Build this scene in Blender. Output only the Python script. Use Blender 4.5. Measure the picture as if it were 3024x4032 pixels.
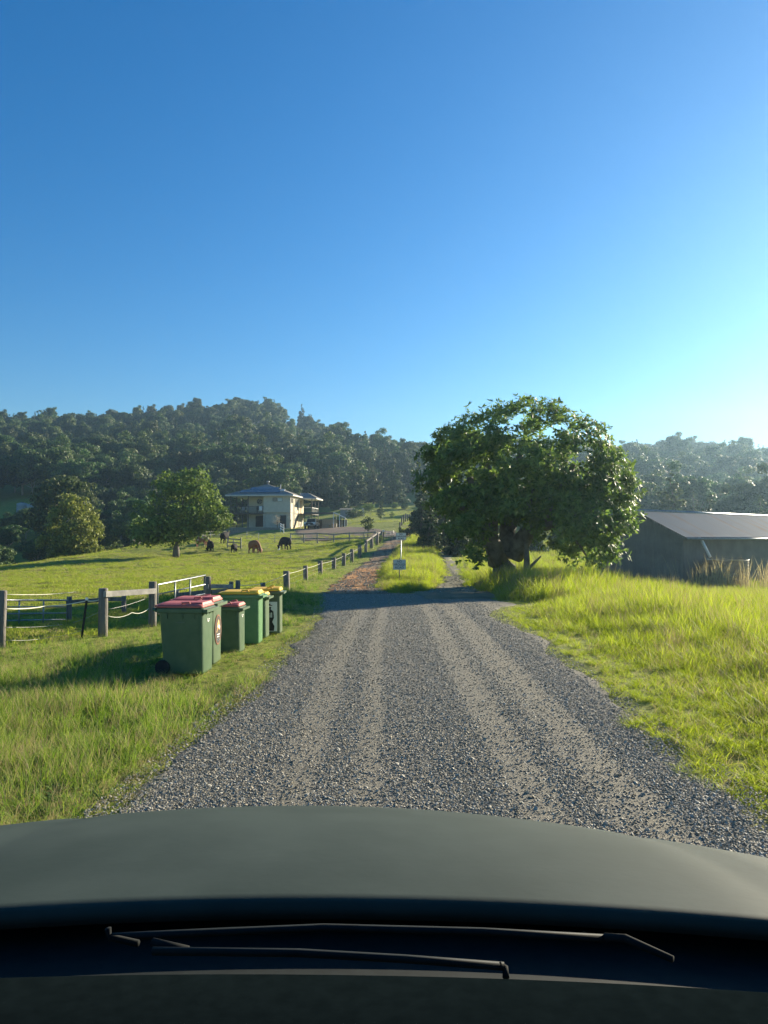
import bpy, bmesh, math, random
import numpy as np
from mathutils import Vector, Matrix, Euler

random.seed(7)
RNG = np.random.default_rng(11)
S = bpy.context.scene
for o in list(bpy.data.objects):
    bpy.data.objects.remove(o)
COL = S.collection

# ------------------------------------------------------------------ camera
FPX = 3026.0
PITCH = math.atan((2114 - 2016) / FPX)
CAM_Z = 1.75
cam = bpy.data.cameras.new('camera')
cam.sensor_fit = 'HORIZONTAL'
cam.sensor_width = 36.0
cam.lens = 36.0 * FPX / 3024
cam.clip_start = 0.05
cam.clip_end = 3000
cam_ob = bpy.data.objects.new('camera', cam)
COL.objects.link(cam_ob)
cam_ob.location = (0, 0, CAM_Z)
cam_ob.rotation_euler = (math.radians(90) + PITCH, 0, 0)
S.camera = cam_ob

# ------------------------------------------------------------------ light
SUN_AZ = math.radians(46)      # to the right of the view direction
SUN_EL = math.radians(17.5)
w = bpy.data.worlds.new('World')
S.world = w
w.use_nodes = True
nt = w.node_tree
bg = nt.nodes['Background']
sky = nt.nodes.new('ShaderNodeTexSky')
sky.sky_type = 'NISHITA'
sky.sun_disc = False
sky.sun_elevation = SUN_EL
sky.sun_rotation = SUN_AZ
sky.altitude = 100
sky.air_density = 1.2
sky.dust_density = 0.06
sky.ozone_density = 5.0
bg.inputs['Strength'].default_value = 0.066
hsv = nt.nodes.new('ShaderNodeHueSaturation')
hsv.inputs['Saturation'].default_value = 1.26
hsv.inputs['Hue'].default_value = 0.503
hsv.inputs['Value'].default_value = 0.84
nt.links.new(sky.outputs['Color'], hsv.inputs['Color'])
nt.links.new(hsv.outputs['Color'], bg.inputs['Color'])

sun = bpy.data.lights.new('sun', 'SUN')
sun.energy = 5.0
sun.angle = math.radians(0.5)
sun.color = (1.0, 0.87, 0.66)
sun_ob = bpy.data.objects.new('sun', sun)
COL.objects.link(sun_ob)
sd = Vector((math.sin(SUN_AZ) * math.cos(SUN_EL), math.cos(SUN_AZ) * math.cos(SUN_EL), math.sin(SUN_EL)))
sun_ob.rotation_euler = sd.to_track_quat('Z', 'Y').to_euler()
sun_ob.location = (60, 60, 60)

S.view_settings.view_transform = 'Standard'
S.view_settings.look = 'None'
S.view_settings.exposure = 1.5
S.view_settings.gamma = 1.0
S.view_settings.use_curve_mapping = False
S.render.engine = 'CYCLES'
S.cycles.use_denoising = True
try:
    S.cycles.denoiser = 'OPENIMAGEDENOISE'
except Exception:
    pass
S.cycles.max_bounces = 8
S.cycles.diffuse_bounces = 3
S.cycles.glossy_bounces = 3
S.cycles.transmission_bounces = 4
S.cycles.volume_bounces = 0
S.cycles.transparent_max_bounces = 6
S.cycles.sample_clamp_indirect = 6.0
S.cycles.use_adaptive_sampling = True
S.cycles.adaptive_threshold = 0.015

# ------------------------------------------------------------------ pixel -> world point
def P(u, v, d):
    xc = (u - 1512) / FPX
    yc = -(v - 2016) / FPX
    cp, sp = math.cos(PITCH), math.sin(PITCH)
    dx, dy, dz = xc, cp - yc * sp, sp + yc * cp
    t = d / dy
    return Vector((dx * t, d, CAM_Z + dz * t))

# ------------------------------------------------------------------ terrain height
_ctrl = []
def gc(u, v, d, dz=0.0):
    p = P(u, v, d)
    _ctrl.append((p.x, p.y, p.z + dz))
for yy in (-70, -25, -8, 0, 5, 10, 15):
    for xx, zz in ((-60, -1.2), (-20, -.3), (-8, -.14), (-3.2, -.1), (-1, 0), (2, 0), (5, -.02), (9, -.1), (20, -.5), (60, -1.0)):
        _ctrl.append((xx, yy, zz))
for xx, zz in ((-5, -.12), (-1, -.1), (2, -.1), (6, -.15)):
    _ctrl.append((xx, 21, zz))
for xx, zz in ((-4, -.22), (-1, -.2), (2, -.2), (6, -.2)):
    _ctrl.append((xx, 27, zz)); _ctrl.append((xx, 32, zz))
for a in ((277, 2463, 18.5), (491, 2409, 20), (0, 2400, 22), (700, 2350, 24), (900, 2340, 25),
          (1204, 2285, 34), (1262, 2267, 39), (1314, 2243, 45), (1353, 2229, 49), (1386, 2215, 53), (1416, 2195, 57),
          (1440, 2174, 62), (1463, 2160, 66), (1484, 2147, 71),
          (0, 2300, 42), (400, 2280, 42), (800, 2260, 42), (0, 2243, 62), (410, 2186, 78), (690, 2195, 75), (681, 2128, 92),
          (200, 2215, 70), (1003, 2182, 77), (1125, 2166, 80), (864, 2155, 84), (900, 2200, 66), (1150, 2205, 60),
          (880, 2120, 104), (1000, 2082, 120), (1145, 2084, 120), (1330, 2077, 124), (1250, 2137, 96), (1100, 2142, 92), (1420, 2135, 92),
          (1550, 2052, 125), (1430, 2060, 130), (1550, 2004, 165), (1430, 1990, 180), (1600, 2110, 80), (1650, 2068, 112), (1540, 2150, 66),
          (1000, 2085, 140), (1300, 2040, 150)):
    gc(*a)
for a in ((2010, 2240, 36, -.45), (2690, 2285, 42, -.5), (3024, 2300, 41, -.5), (2450, 2280, 40, -.4), (2300, 2330, 29, -.4),
          (1760, 2200, 50, -.2), (2010, 2215, 55, 0), (2300, 2225, 60, 0), (1900, 2150, 75, 0), (2500, 2190, 80, 0), (3100, 2200, 80, 0)):
    gc(*a)
# valley and hillsides
def pol(u, d, z):
    _ctrl.append(((u - 1512) / FPX * d, d, z))
for u, d, z in ((-400, 95, -5), (0, 100, -5), (350, 112, -4), (600, 125, -2.5), (-900, 70, -3.5), (800, 165, 4), (1100, 175, 7), (-400, 150, -2), (0, 150, 1.5), (107, 165, 8.4), (60, 140, 3.5), (150, 140, 3.5), (400, 160, 2),
                (1600, 200, 11), (2000, 130, 2), (2400, 120, 1), (3024, 115, 0), (3600, 110, 0), (4400, 80, -1.5),
                (-1400, 150, 0), (-1400, 380, 50), (0, 270, 26), (0, 400, 57), (500, 270, 27), (500, 400, 56), (900, 280, 30), (1050, 400, 63),
                (1300, 290, 29), (1300, 380, 46), (1500, 350, 31), (1700, 350, 28), (2000, 340, 32), (2400, 230, 14), (2400, 345, 33), (2900, 230, 13),
                (3024, 345, 33), (3600, 345, 32), (4800, 345, 32), (4800, 150, 3),
                (-1400, 640, 45), (0, 640, 45), (1500, 640, 28), (3000, 640, 24), (4400, 640, 24)):
    pol(u, d, z)
_c = np.array(_ctrl)
_L = 50.0
def _tps(r2):
    return np.where(r2 > 1e-12, r2 * np.log(r2 + 1e-12), 0.0)
_n = len(_c)
_xy = _c[:, :2] / _L
_K = _tps(((_xy[:, None, :] - _xy[None, :, :]) ** 2).sum(-1)) + np.eye(_n) * 0.004
_Pm = np.hstack([np.ones((_n, 1)), _xy])
_A = np.vstack([np.hstack([_K, _Pm]), np.hstack([_Pm.T, np.zeros((3, 3))])])
_sol = np.linalg.solve(_A, np.concatenate([_c[:, 2], np.zeros(3)]))
def gza(x, y):
    x = np.atleast_1d(np.asarray(x, float)); y = np.atleast_1d(np.asarray(y, float))
    out = np.empty(len(x))
    for i in range(0, len(x), 20000):
        q = np.stack([x[i:i + 20000], y[i:i + 20000]], 1) / _L
        k = _tps(((q[:, None, :] - _xy[None, :, :]) ** 2).sum(-1))
        out[i:i + 20000] = k @ _sol[:_n] + _sol[_n] + q @ _sol[_n + 1:]
    return out
def gz(x, y):
    return float(gza(x, y)[0])
def on_ground(u, d, sink=0.0):
    x = (u - 1512) / FPX * d
    return Vector((x, d, gz(x, d) - sink))

# numpy value noise
_perm = RNG.random((256, 256))
def vnoise(x, y, s):
    x = np.asarray(x) / s; y = np.asarray(y) / s
    xi = np.floor(x).astype(int); yi = np.floor(y).astype(int)
    fx = x - xi; fy = y - yi
    fx = fx * fx * (3 - 2 * fx); fy = fy * fy * (3 - 2 * fy)
    g = lambda a, b: _perm[a % 256, b % 256]
    return (g(xi, yi) * (1 - fx) + g(xi + 1, yi) * fx) * (1 - fy) + (g(xi, yi + 1) * (1 - fx) + g(xi + 1, yi + 1) * fx) * fy

# ------------------------------------------------------------------ materials
MATS = {}
def M(name, col, col2=None, rough=.8, nscale=4.0, detail=4, bump=0.0, bscale=None, spec=.3, metal=0.0, transl=0.0, tcol=None,
      island=0.0, objrand=0.0, stretch=None, wave=None, ramp=(.35, .65)):
    if name in MATS:
        return MATS[name]
    m = bpy.data.materials.new(name)
    m.use_nodes = True
    t = m.node_tree
    b = t.nodes['Principled BSDF']
    out = t.nodes['Material Output']
    b.inputs['Roughness'].default_value = rough
    b.inputs['Metallic'].default_value = metal
    b.inputs['Specular IOR Level'].default_value = spec
    tc = t.nodes.new('ShaderNodeTexCoord')
    vec = tc.outputs['Object']
    if stretch:
        mp = t.nodes.new('ShaderNodeMapping')
        mp.inputs['Scale'].default_value = stretch
        t.links.new(vec, mp.inputs['Vector'])
        vec = mp.outputs['Vector']
    nz = t.nodes.new('ShaderNodeTexNoise')
    nz.inputs['Scale'].default_value = nscale
    nz.inputs['Detail'].default_value = detail
    nz.inputs['Roughness'].default_value = .6
    t.links.new(vec, nz.inputs['Vector'])
    col = (*col, 1); col2 = (*(col2 or col[:3]), 1)
    rp = t.nodes.new('ShaderNodeValToRGB')
    rp.color_ramp.elements[0].position = ramp[0]; rp.color_ramp.elements[0].color = col
    rp.color_ramp.elements[1].position = ramp[1]; rp.color_ramp.elements[1].color = col2
    fac = nz.outputs['Fac']
    if island:
        g = t.nodes.new('ShaderNodeNewGeometry')
        mx = t.nodes.new('ShaderNodeMix'); mx.data_type = 'FLOAT'
        mx.inputs[0].default_value = island
        t.links.new(fac, mx.inputs[2]); t.links.new(g.outputs['Random Per Island'], mx.inputs[3])
        fac = mx.outputs[0]
    t.links.new(fac, rp.inputs['Fac'])
    c = rp.outputs['Color']
    if objrand:
        oi = t.nodes.new('ShaderNodeObjectInfo')
        hs = t.nodes.new('ShaderNodeHueSaturation')
        m1 = t.nodes.new('ShaderNodeMapRange'); m1.inputs[3].default_value = 1 - objrand; m1.inputs[4].default_value = 1 + objrand
        t.links.new(oi.outputs['Random'], m1.inputs[0]); t.links.new(m1.outputs[0], hs.inputs['Value'])
        m2 = t.nodes.new('ShaderNodeMath'); m2.operation = 'MULTIPLY'; m2.inputs[1].default_value = 7.31
        m3 = t.nodes.new('ShaderNodeMath'); m3.operation = 'FRACT'
        m4 = t.nodes.new('ShaderNodeMapRange'); m4.inputs[3].default_value = .465; m4.inputs[4].default_value = .515
        t.links.new(oi.outputs['Random'], m2.inputs[0]); t.links.new(m2.outputs[0], m3.inputs[0]); t.links.new(m3.outputs[0], m4.inputs[0])
        t.links.new(m4.outputs[0], hs.inputs['Hue'])
        t.links.new(c, hs.inputs['Color'])
        c = hs.outputs['Color']
    t.links.new(c, b.inputs['Base Color'])
    if bump:
        bn = t.nodes.new('ShaderNodeTexNoise')
        bn.inputs['Scale'].default_value = bscale or nscale * 4
        bn.inputs['Detail'].default_value = 6
        t.links.new(vec, bn.inputs['Vector'])
        bp = t.nodes.new('ShaderNodeBump')
        bp.inputs['Strength'].default_value = bump
        bp.inputs['Distance'].default_value = .02
        t.links.new(bn.outputs['Fac'], bp.inputs['Height'])
        t.links.new(bp.outputs['Normal'], b.inputs['Normal'])
    if wave:
        wv = t.nodes.new('ShaderNodeTexWave'); wv.inputs['Scale'].default_value = wave[1]; wv.bands_direction = wave[0]
        t.links.new(tc.outputs['Object'], wv.inputs['Vector'])
        bp = t.nodes.new('ShaderNodeBump'); bp.inputs['Strength'].default_value = wave[2]; bp.inputs['Distance'].default_value = .03
        t.links.new(wv.outputs['Fac'], bp.inputs['Height']); t.links.new(bp.outputs['Normal'], b.inputs['Normal'])
    if transl:
        tr = t.nodes.new('ShaderNodeBsdfTranslucent')
        hs = t.nodes.new('ShaderNodeHueSaturation')
        hs.inputs['Saturation'].default_value = 1.1; hs.inputs['Value'].default_value = tcol or 1.5
        t.links.new(c, hs.inputs['Color']); t.links.new(hs.outputs['Color'], tr.inputs['Color'])
        ms = t.nodes.new('ShaderNodeMixShader'); ms.inputs[0].default_value = transl
        t.links.new(b.outputs[0], ms.inputs[1]); t.links.new(tr.outputs[0], ms.inputs[2])
        t.links.new(ms.outputs[0], out.inputs['Surface'])
    MATS[name] = m
    return m

# ------------------------------------------------------------------ mesh helpers
class MB:
    def __init__(s):
        s.v = []; s.f = []; s.mi = []
    def add(s, vs, fs, mi=0):
        o = len(s.v)
        s.v.extend([tuple(p) for p in vs])
        s.f.extend([tuple(i + o for i in f) for f in fs])
        s.mi.extend([mi] * len(fs))
        return s
    def box(s, lo, hi, mi=0, mat=None):
        x0, y0, z0 = lo; x1, y1, z1 = hi
        vs = [(x0, y0, z0), (x1, y0, z0), (x1, y1, z0), (x0, y1, z0), (x0, y0, z1), (x1, y0, z1), (x1, y1, z1), (x0, y1, z1)]
        if mat:
            vs = [tuple(mat @ Vector(p)) for p in vs]
        return s.add(vs, [(0, 3, 2, 1), (4, 5, 6, 7), (0, 1, 5, 4), (1, 2, 6, 5), (2, 3, 7, 6), (3, 0, 4, 7)], mi)
    def tube(s, pts, rad, n=8, mi=0, cap=True):
        pts = [Vector(p) for p in pts]
        if not hasattr(rad, '__len__'):
            rad = [rad] * len(pts)
        rings = []
        up = Vector((0, 0, 1))
        for i, p in enumerate(pts):
            d = (pts[min(i + 1, len(pts) - 1)] - pts[max(i - 1, 0)]).normalized()
            a = d.cross(up)
            if a.length < .05:
                a = d.cross(Vector((1, 0, 0)))
            a.normalize(); b = a.cross(d)
            rings.append([p + (a * math.cos(2 * math.pi * k / n) + b * math.sin(2 * math.pi * k / n)) * rad[i] for k in range(n)])
        vs = [q for r in rings for q in r]
        fs = []
        for i in range(len(pts) - 1):
            for k in range(n):
                fs.append((i * n + k, i * n + (k + 1) % n, (i + 1) * n + (k + 1) % n, (i + 1) * n + k))
        if cap:
            fs.append(tuple(range(n - 1, -1, -1)))
            fs.append(tuple((len(pts) - 1) * n + k for k in range(n)))
        return s.add(vs, fs, mi)
    def bar(s, a, b, w, h, mi=0):
        a = Vector(a); b = Vector(b)
        d = (b - a).normalized()
        r = d.cross(Vector((0, 0, 1)))
        if r.length < .01:
            r = Vector((1, 0, 0))
        r.normalize(); u = r.cross(d)
        vs = [p + r * sx * w / 2 + u * sz * h / 2 for p in (a, b) for sx, sz in ((-1, -1), (1, -1), (1, 1), (-1, 1))]
        return s.add(vs, [(0, 3, 2, 1)[::-1], (4, 5, 6, 7)[::-1], (0, 1, 5, 4)[::-1], (1, 2, 6, 5)[::-1], (2, 3, 7, 6)[::-1], (3, 0, 4, 7)[::-1]], mi)
    def poly(s, pts, mi=0):
        return s.add(pts, [tuple(range(len(pts)))], mi)
    def lathe(s, prof, n=24, c=(0, 0, 0), mi=0):
        vs = [(c[0] + r * math.cos(2 * math.pi * k / n), c[1] + r * math.sin(2 * math.pi * k / n), c[2] + z) for r, z in prof for k in range(n)]
        fs = [(i * n + k, i * n + (k + 1) % n, (i + 1) * n + (k + 1) % n, (i + 1) * n + k) for i in range(len(prof) - 1) for k in range(n)]
        return s.add(vs, fs, mi)
    def mesh(s, name, mats, smooth=False):
        me = bpy.data.meshes.new(name)
        me.from_pydata(s.v, [], s.f)
        if not isinstance(mats, (list, tuple)):
            mats = [mats]
        for m in mats:
            me.materials.append(m)
        if any(s.mi):
            me.polygons.foreach_set('material_index', s.mi)
        if smooth:
            me.polygons.foreach_set('use_smooth', [True] * len(me.polygons))
        me.update()
        return me
    def build(s, name, mats, parent=None, smooth=False, bevel=0.0, loc=None):
        return link(name, s.mesh(name, mats, smooth), parent, bevel, loc)

def link(name, me, parent=None, bevel=0.0, loc=None):
    o = bpy.data.objects.new(name, me)
    COL.objects.link(o)
    o.parent = parent
    if loc is not None:
        o.location = loc
    if bevel:
        b = o.modifiers.new('bevel', 'BEVEL')
        b.width = bevel; b.segments = 2; b.limit_method = 'ANGLE'; b.angle_limit = math.radians(40)
    return o
def tag(o, label=None, cat=None, group=None, kind=None):
    if label: o['label'] = label
    if cat: o['category'] = cat
    if group: o['group'] = group
    if kind: o['kind'] = kind
    return o
def empty(name, loc=(0, 0, 0), rz=0.0):
    o = bpy.data.objects.new(name, None)
    COL.objects.link(o)
    o.location = loc; o.rotation_euler = (0, 0, rz)
    o.empty_display_size = .2
    return o
def np_mesh(name, verts, nface, mats, mi=None):
    """verts grouped by nface-gons in order"""
    n = len(verts) // nface
    me = bpy.data.meshes.new(name)
    me.vertices.add(len(verts)); me.vertices.foreach_set('co', np.asarray(verts, np.float32).ravel())
    me.loops.add(n * nface); me.loops.foreach_set('vertex_index', np.arange(n * nface, dtype=np.int32))
    me.polygons.add(n); me.polygons.foreach_set('loop_start', np.arange(0, n * nface, nface, dtype=np.int32))
    try:
        me.polygons.foreach_set('loop_total', np.full(n, nface, np.int32))
    except Exception:
        pass
    for m in (mats if isinstance(mats, (list, tuple)) else [mats]):
        me.materials.append(m)
    if mi is not None:
        me.polygons.foreach_set('material_index', np.asarray(mi, np.int32))
    me.update(calc_edges=True)
    return me
def text_mesh(name, body, size, mat, parent, loc, rot, font_w=1.0, spacing=1.0, align='CENTER'):
    cu = bpy.data.curves.new(name, 'FONT')
    cu.body = body; cu.size = size; cu.align_x = align; cu.align_y = 'CENTER'; cu.extrude = .0015; cu.space_character = spacing
    cu.offset = size * .012
    tmp = bpy.data.objects.new('tmp', cu)
    me = bpy.data.meshes.new_from_object(tmp)
    bpy.data.objects.remove(tmp)
    me.name = name
    me.materials.clear(); me.materials.append(mat)
    for v in me.vertices: v.co.x *= font_w
    o = link(name, me, parent)
    o.location = loc; o.rotation_euler = rot
    return o

def scatter(name, label, cat, pts, rot, scl, idx, sources):
    """one 'stuff' object: points carrying attributes, geometry nodes put a source mesh on each"""
    me = bpy.data.meshes.new(name)
    n = len(pts)
    me.vertices.add(n); me.vertices.foreach_set('co', np.asarray(pts, np.float32).ravel())
    a = me.attributes.new('rot', 'FLOAT_VECTOR', 'POINT'); a.data.foreach_set('vector', np.asarray(rot, np.float32).ravel())
    a = me.attributes.new('scl', 'FLOAT_VECTOR', 'POINT'); a.data.foreach_set('vector', np.asarray(scl, np.float32).ravel())
    a = me.attributes.new('idx', 'INT', 'POINT'); a.data.foreach_set('value', np.asarray(idx, np.int32))
    o = link(name, me)
    ng = bpy.data.node_groups.new(name + '_nodes', 'GeometryNodeTree')
    ng.interface.new_socket('Geometry', in_out='INPUT', socket_type='NodeSocketGeometry')
    ng.interface.new_socket('Geometry', in_out='OUTPUT', socket_type='NodeSocketGeometry')
    gi = ng.nodes.new('NodeGroupInput'); go = ng.nodes.new('NodeGroupOutput')
    iop = ng.nodes.new('GeometryNodeInstanceOnPoints')
    jn = ng.nodes.new('GeometryNodeJoinGeometry')
    # a join gathers links in reverse order; order is irrelevant here
    for s_ in sources:
        so = bpy.data.objects.new(name + '_source', s_)
        oi = ng.nodes.new('GeometryNodeObjectInfo')
        oi.inputs['Object'].default_value = so
        oi.inputs['As Instance'].default_value = False
        g2 = ng.nodes.new('GeometryNodeGeometryToInstance')
        ng.links.new(oi.outputs['Geometry'], g2.inputs[0])
        ng.links.new(g2.outputs[0], jn.inputs[0])
    def att(nm, ty):
        q = ng.nodes.new('GeometryNodeInputNamedAttribute'); q.data_type = ty; q.inputs['Name'].default_value = nm
        return q.outputs['Attribute']
    e2r = ng.nodes.new('FunctionNodeEulerToRotation')
    ng.links.new(att('rot', 'FLOAT_VECTOR'), e2r.inputs[0])
    ng.links.new(gi.outputs[0], iop.inputs['Points'])
    ng.links.new(jn.outputs[0], iop.inputs['Instance'])
    iop.inputs['Pick Instance'].default_value = True
    ng.links.new(att('idx', 'INT'), iop.inputs['Instance Index'])
    ng.links.new(e2r.outputs[0], iop.inputs['Rotation'])
    ng.links.new(att('scl', 'FLOAT_VECTOR'), iop.inputs['Scale'])
    ng.links.new(iop.outputs[0], go.inputs[0])
    md = o.modifiers.new('scatter', 'NODES'); md.node_group = ng
    tag(o, label, cat, kind='stuff')
    return o

# ------------------------------------------------------------------ ground and roads
def lines(segs):
    out = [segs[0][0]]
    for a, b, st in segs:
        n = max(1, int(round((b - a) / st)))
        out += list(np.linspace(a, b, n + 1)[1:])
    return np.array(out)
gx = lines([(-380, -120, 20), (-120, -40, 4), (-40, -10, .55), (-10, 12, .4), (12, 40, 1), (40, 120, 4), (120, 380, 20)])
gy = lines([(-80, 0, 8), (0, 36, .4), (36, 95, .6), (95, 130, 1.2), (130, 240, 5), (240, 504, 12)])
X, Y = np.meshgrid(gx, gy)
xf, yf = X.ravel(), Y.ravel()
zf = gza(xf, yf)
def road_mask(x, y):
    """1 inside the main road, its tracks"""
    lx = np.interp(y, TRK_Y, TRK_L); rx = np.interp(y, TRK_Y, TRK_R)
    bl = np.interp(y, BR_Y, BR_L); br = np.interp(y, BR_Y, BR_R)
    wob = (vnoise(x, y, 1.1) - .5) * .5 + (vnoise(x, y, .35) - .5) * .25
    a = (x > lx + wob) & (x < rx + wob) & (y < 125)
    b = (x > bl + wob) & (x < br + wob) & (y > 15) & (y < 75)
    return a | b
TRK_Y = np.array([-40, 4.7, 9, 13, 15.8, 18, 21, 24.5, 26.5, 32, 39, 45, 55, 62, 68, 74, 80, 90, 100, 112, 125.])
TRK_L = np.array([-1.9, -1.8, -1.6, -1.5, -1.45, -1.5, -1.75, -2.05, -2.1, -2.0, -1.85, -1.7, -1.1, -.7, -.3, .2, .8, 1.9, 2.9, 4.3, 5.8])
TRK_R = np.array([2.3, 2.4, 2.5, 2.65, 2.6, 2.6, 3.6, 3.2, .0, -.15, -.15, -.1, .5, .9, 1.3, 2.1, 3.2, 4.2, 5.1, 6.2, 7.6])
BR_Y = np.array([15, 19, 24, 26, 29, 32, 36, 42, 50, 60, 75.])
BR_L = np.array([1.0, 1.0, 1.0, .8, 1.9, 2.4, 2.8, 3.4, 3.9, 4.4, 5.2])
BR_R = np.array([2.4, 2.6, 3.6, 3.7, 3.5, 3.5, 3.6, 4.1, 4.6, 5.2, 6.0])

near = (yf > -5) & (yf < 140) & (np.abs(xf) < 60)
rm0 = road_mask(xf, yf)
def turf(x, y):
    pad = np.clip((-x - 2.8) / 2, 0, 1) * np.clip((y - 13) / 6, 0, 1)
    return (vnoise(x, y, 2.3) - .5) * (.07 + .07 * pad) + (vnoise(x, y, .95) - .5) * (.04 + .09 * pad)
bumpz = turf(xf, yf) * near * (~rm0)
bumpz -= np.where((xf > -3) & (xf < 4.5) & (yf > -5) & (yf < 20), .012, 0)
nxg, nyg = len(gx), len(gy)
me = bpy.data.meshes.new('ground')
ii = (np.arange(nyg - 1)[:, None] * nxg + np.arange(nxg - 1)[None, :]).ravel()
faces = np.stack([ii, ii + 1, ii + nxg + 1, ii + nxg], 1)
me.from_pydata(np.stack([xf, yf, zf + bumpz], 1).tolist(), [], faces.tolist())
me.polygons.foreach_set('use_smooth', [True] * len(me.polygons))

def nodes_mat(name):
    m = bpy.data.materials.new(name); m.use_nodes = True
    t = m.node_tree
    return m, t, t.nodes['Principled BSDF']
def tex(t, kind, scale, vec, detail=5, rough=.6):
    n = t.nodes.new(kind)
    n.inputs['Scale'].default_value = scale
    if 'Detail' in n.inputs: n.inputs['Detail'].default_value = detail
    if 'Roughness' in n.inputs: n.inputs['Roughness'].default_value = rough
    t.links.new(vec, n.inputs['Vector'])
    return n
def ramp(t, fac, stops):
    r = t.nodes.new('ShaderNodeValToRGB')
    e = r.color_ramp.elements
    while len(e) < len(stops): e.new(.5)
    for el, (p, c) in zip(e, stops):
        el.position = p; el.color = (*c, 1)
    t.links.new(fac, r.inputs['Fac'])
    return r.outputs['Color']
def mix(t, fac, a, b, blend='MIX'):
    n = t.nodes.new('ShaderNodeMix'); n.data_type = 'RGBA'; n.blend_type = blend
    if hasattr(fac, 'links'): t.links.new(fac, n.inputs[0])
    else: n.inputs[0].default_value = fac
    for k, q in ((6, a), (7, b)):
        if hasattr(q, 'links'): t.links.new(q, n.inputs[k])
        else: n.inputs[k].default_value = (*q, 1)
    return n.outputs[2]
def mathn(t, op, a, b=None):
    n = t.nodes.new('ShaderNodeMath'); n.operation = op
    for k, q in ((0, a), (1, b)):
        if q is None: continue
        if hasattr(q, 'links'): t.links.new(q, n.inputs[k])
        else: n.inputs[k].default_value = q
    return n.outputs[0]
def bump(t, b, h, strength, dist):
    n = t.nodes.new('ShaderNodeBump'); n.inputs['Strength'].default_value = strength; n.inputs['Distance'].default_value = dist
    t.links.new(h, n.inputs['Height']); t.links.new(n.outputs['Normal'], b.inputs['Normal'])

m, t, b = nodes_mat('pasture')
tc = t.nodes.new('ShaderNodeTexCoord'); ob = tc.outputs['Object']
n1 = tex(t, 'ShaderNodeTexNoise', .22, ob); n2 = tex(t, 'ShaderNodeTexNoise', 2.2, ob); n3 = tex(t, 'ShaderNodeTexNoise', 14, ob, 8, .7)
c1 = ramp(t, n1.outputs['Fac'], [(.3, (.18, .25, .045)), (.5, (.27, .31, .065)), (.7, (.33, .31, .10))])
c2 = ramp(t, n2.outputs['Fac'], [(.3, (.10, .13, .03)), (.55, (.26, .28, .065)), (.72, (.33, .27, .12))])
c = mix(t, .55, c1, c2)
c3 = ramp(t, n3.outputs['Fac'], [(.3, (.45, .45, .4)), (.65, (1.25, 1.25, 1.1))])
c = mix(t, 1.0, c, c3, 'MULTIPLY')
t.links.new(c, b.inputs['Base Color']); b.inputs['Roughness'].default_value = .9; b.inputs['Specular IOR Level'].default_value = .1
h = mathn(t, 'ADD', mathn(t, 'MULTIPLY', n3.outputs['Fac'], .6), n2.outputs['Fac'])
bump(t, b, h, .9, .12)
me.materials.append(m)
tag(link('ground', me), 'grassy pasture rising to the wooded hills', 'ground', kind='structure')

def sheet(name, yv, L, R, lift, mat, nx=26, wob=.35):
    """a strip that follows the terrain, between ragged edges"""
    ys = yv
    vs = []
    for y in ys:
        l = np.interp(y, L[0], L[1]); r = np.interp(y, R[0], R[1])
        l += (float(vnoise(3.3, y, 1.3)) - .5) * wob * 1.6 + (float(vnoise(9.3, y, .4)) - .5) * wob
        r += (float(vnoise(23.3, y, 1.3)) - .5) * wob * 1.6 + (float(vnoise(19.3, y, .4)) - .5) * wob
        if r < l + .1: r = l + .1
        for k in range(nx + 1):
            vs.append((l + (r - l) * k / nx, y))
    vs = np.array(vs)
    z = gza(vs[:, 0], vs[:, 1]) + lift + (vnoise(vs[:, 0], vs[:, 1], .6) - .5) * .012
    e = np.tile(np.minimum(np.arange(nx + 1), nx - np.arange(nx + 1)), len(ys))
    z = z - np.where(e == 0, lift + .03, 0)
    fs = []
    n = nx + 1
    for i in range(len(ys) - 1):
        for k in range(nx):
            fs.append((i * n + k, i * n + k + 1, (i + 1) * n + k + 1, (i + 1) * n + k))
    me = bpy.data.meshes.new(name)
    me.from_pydata([(a[0], a[1], q) for a, q in zip(vs, z)], [], fs)
    me.polygons.foreach_set('use_smooth', [True] * len(fs))
    me.materials.append(mat)
    return tag(link(name, me), kind='structure')

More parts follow.
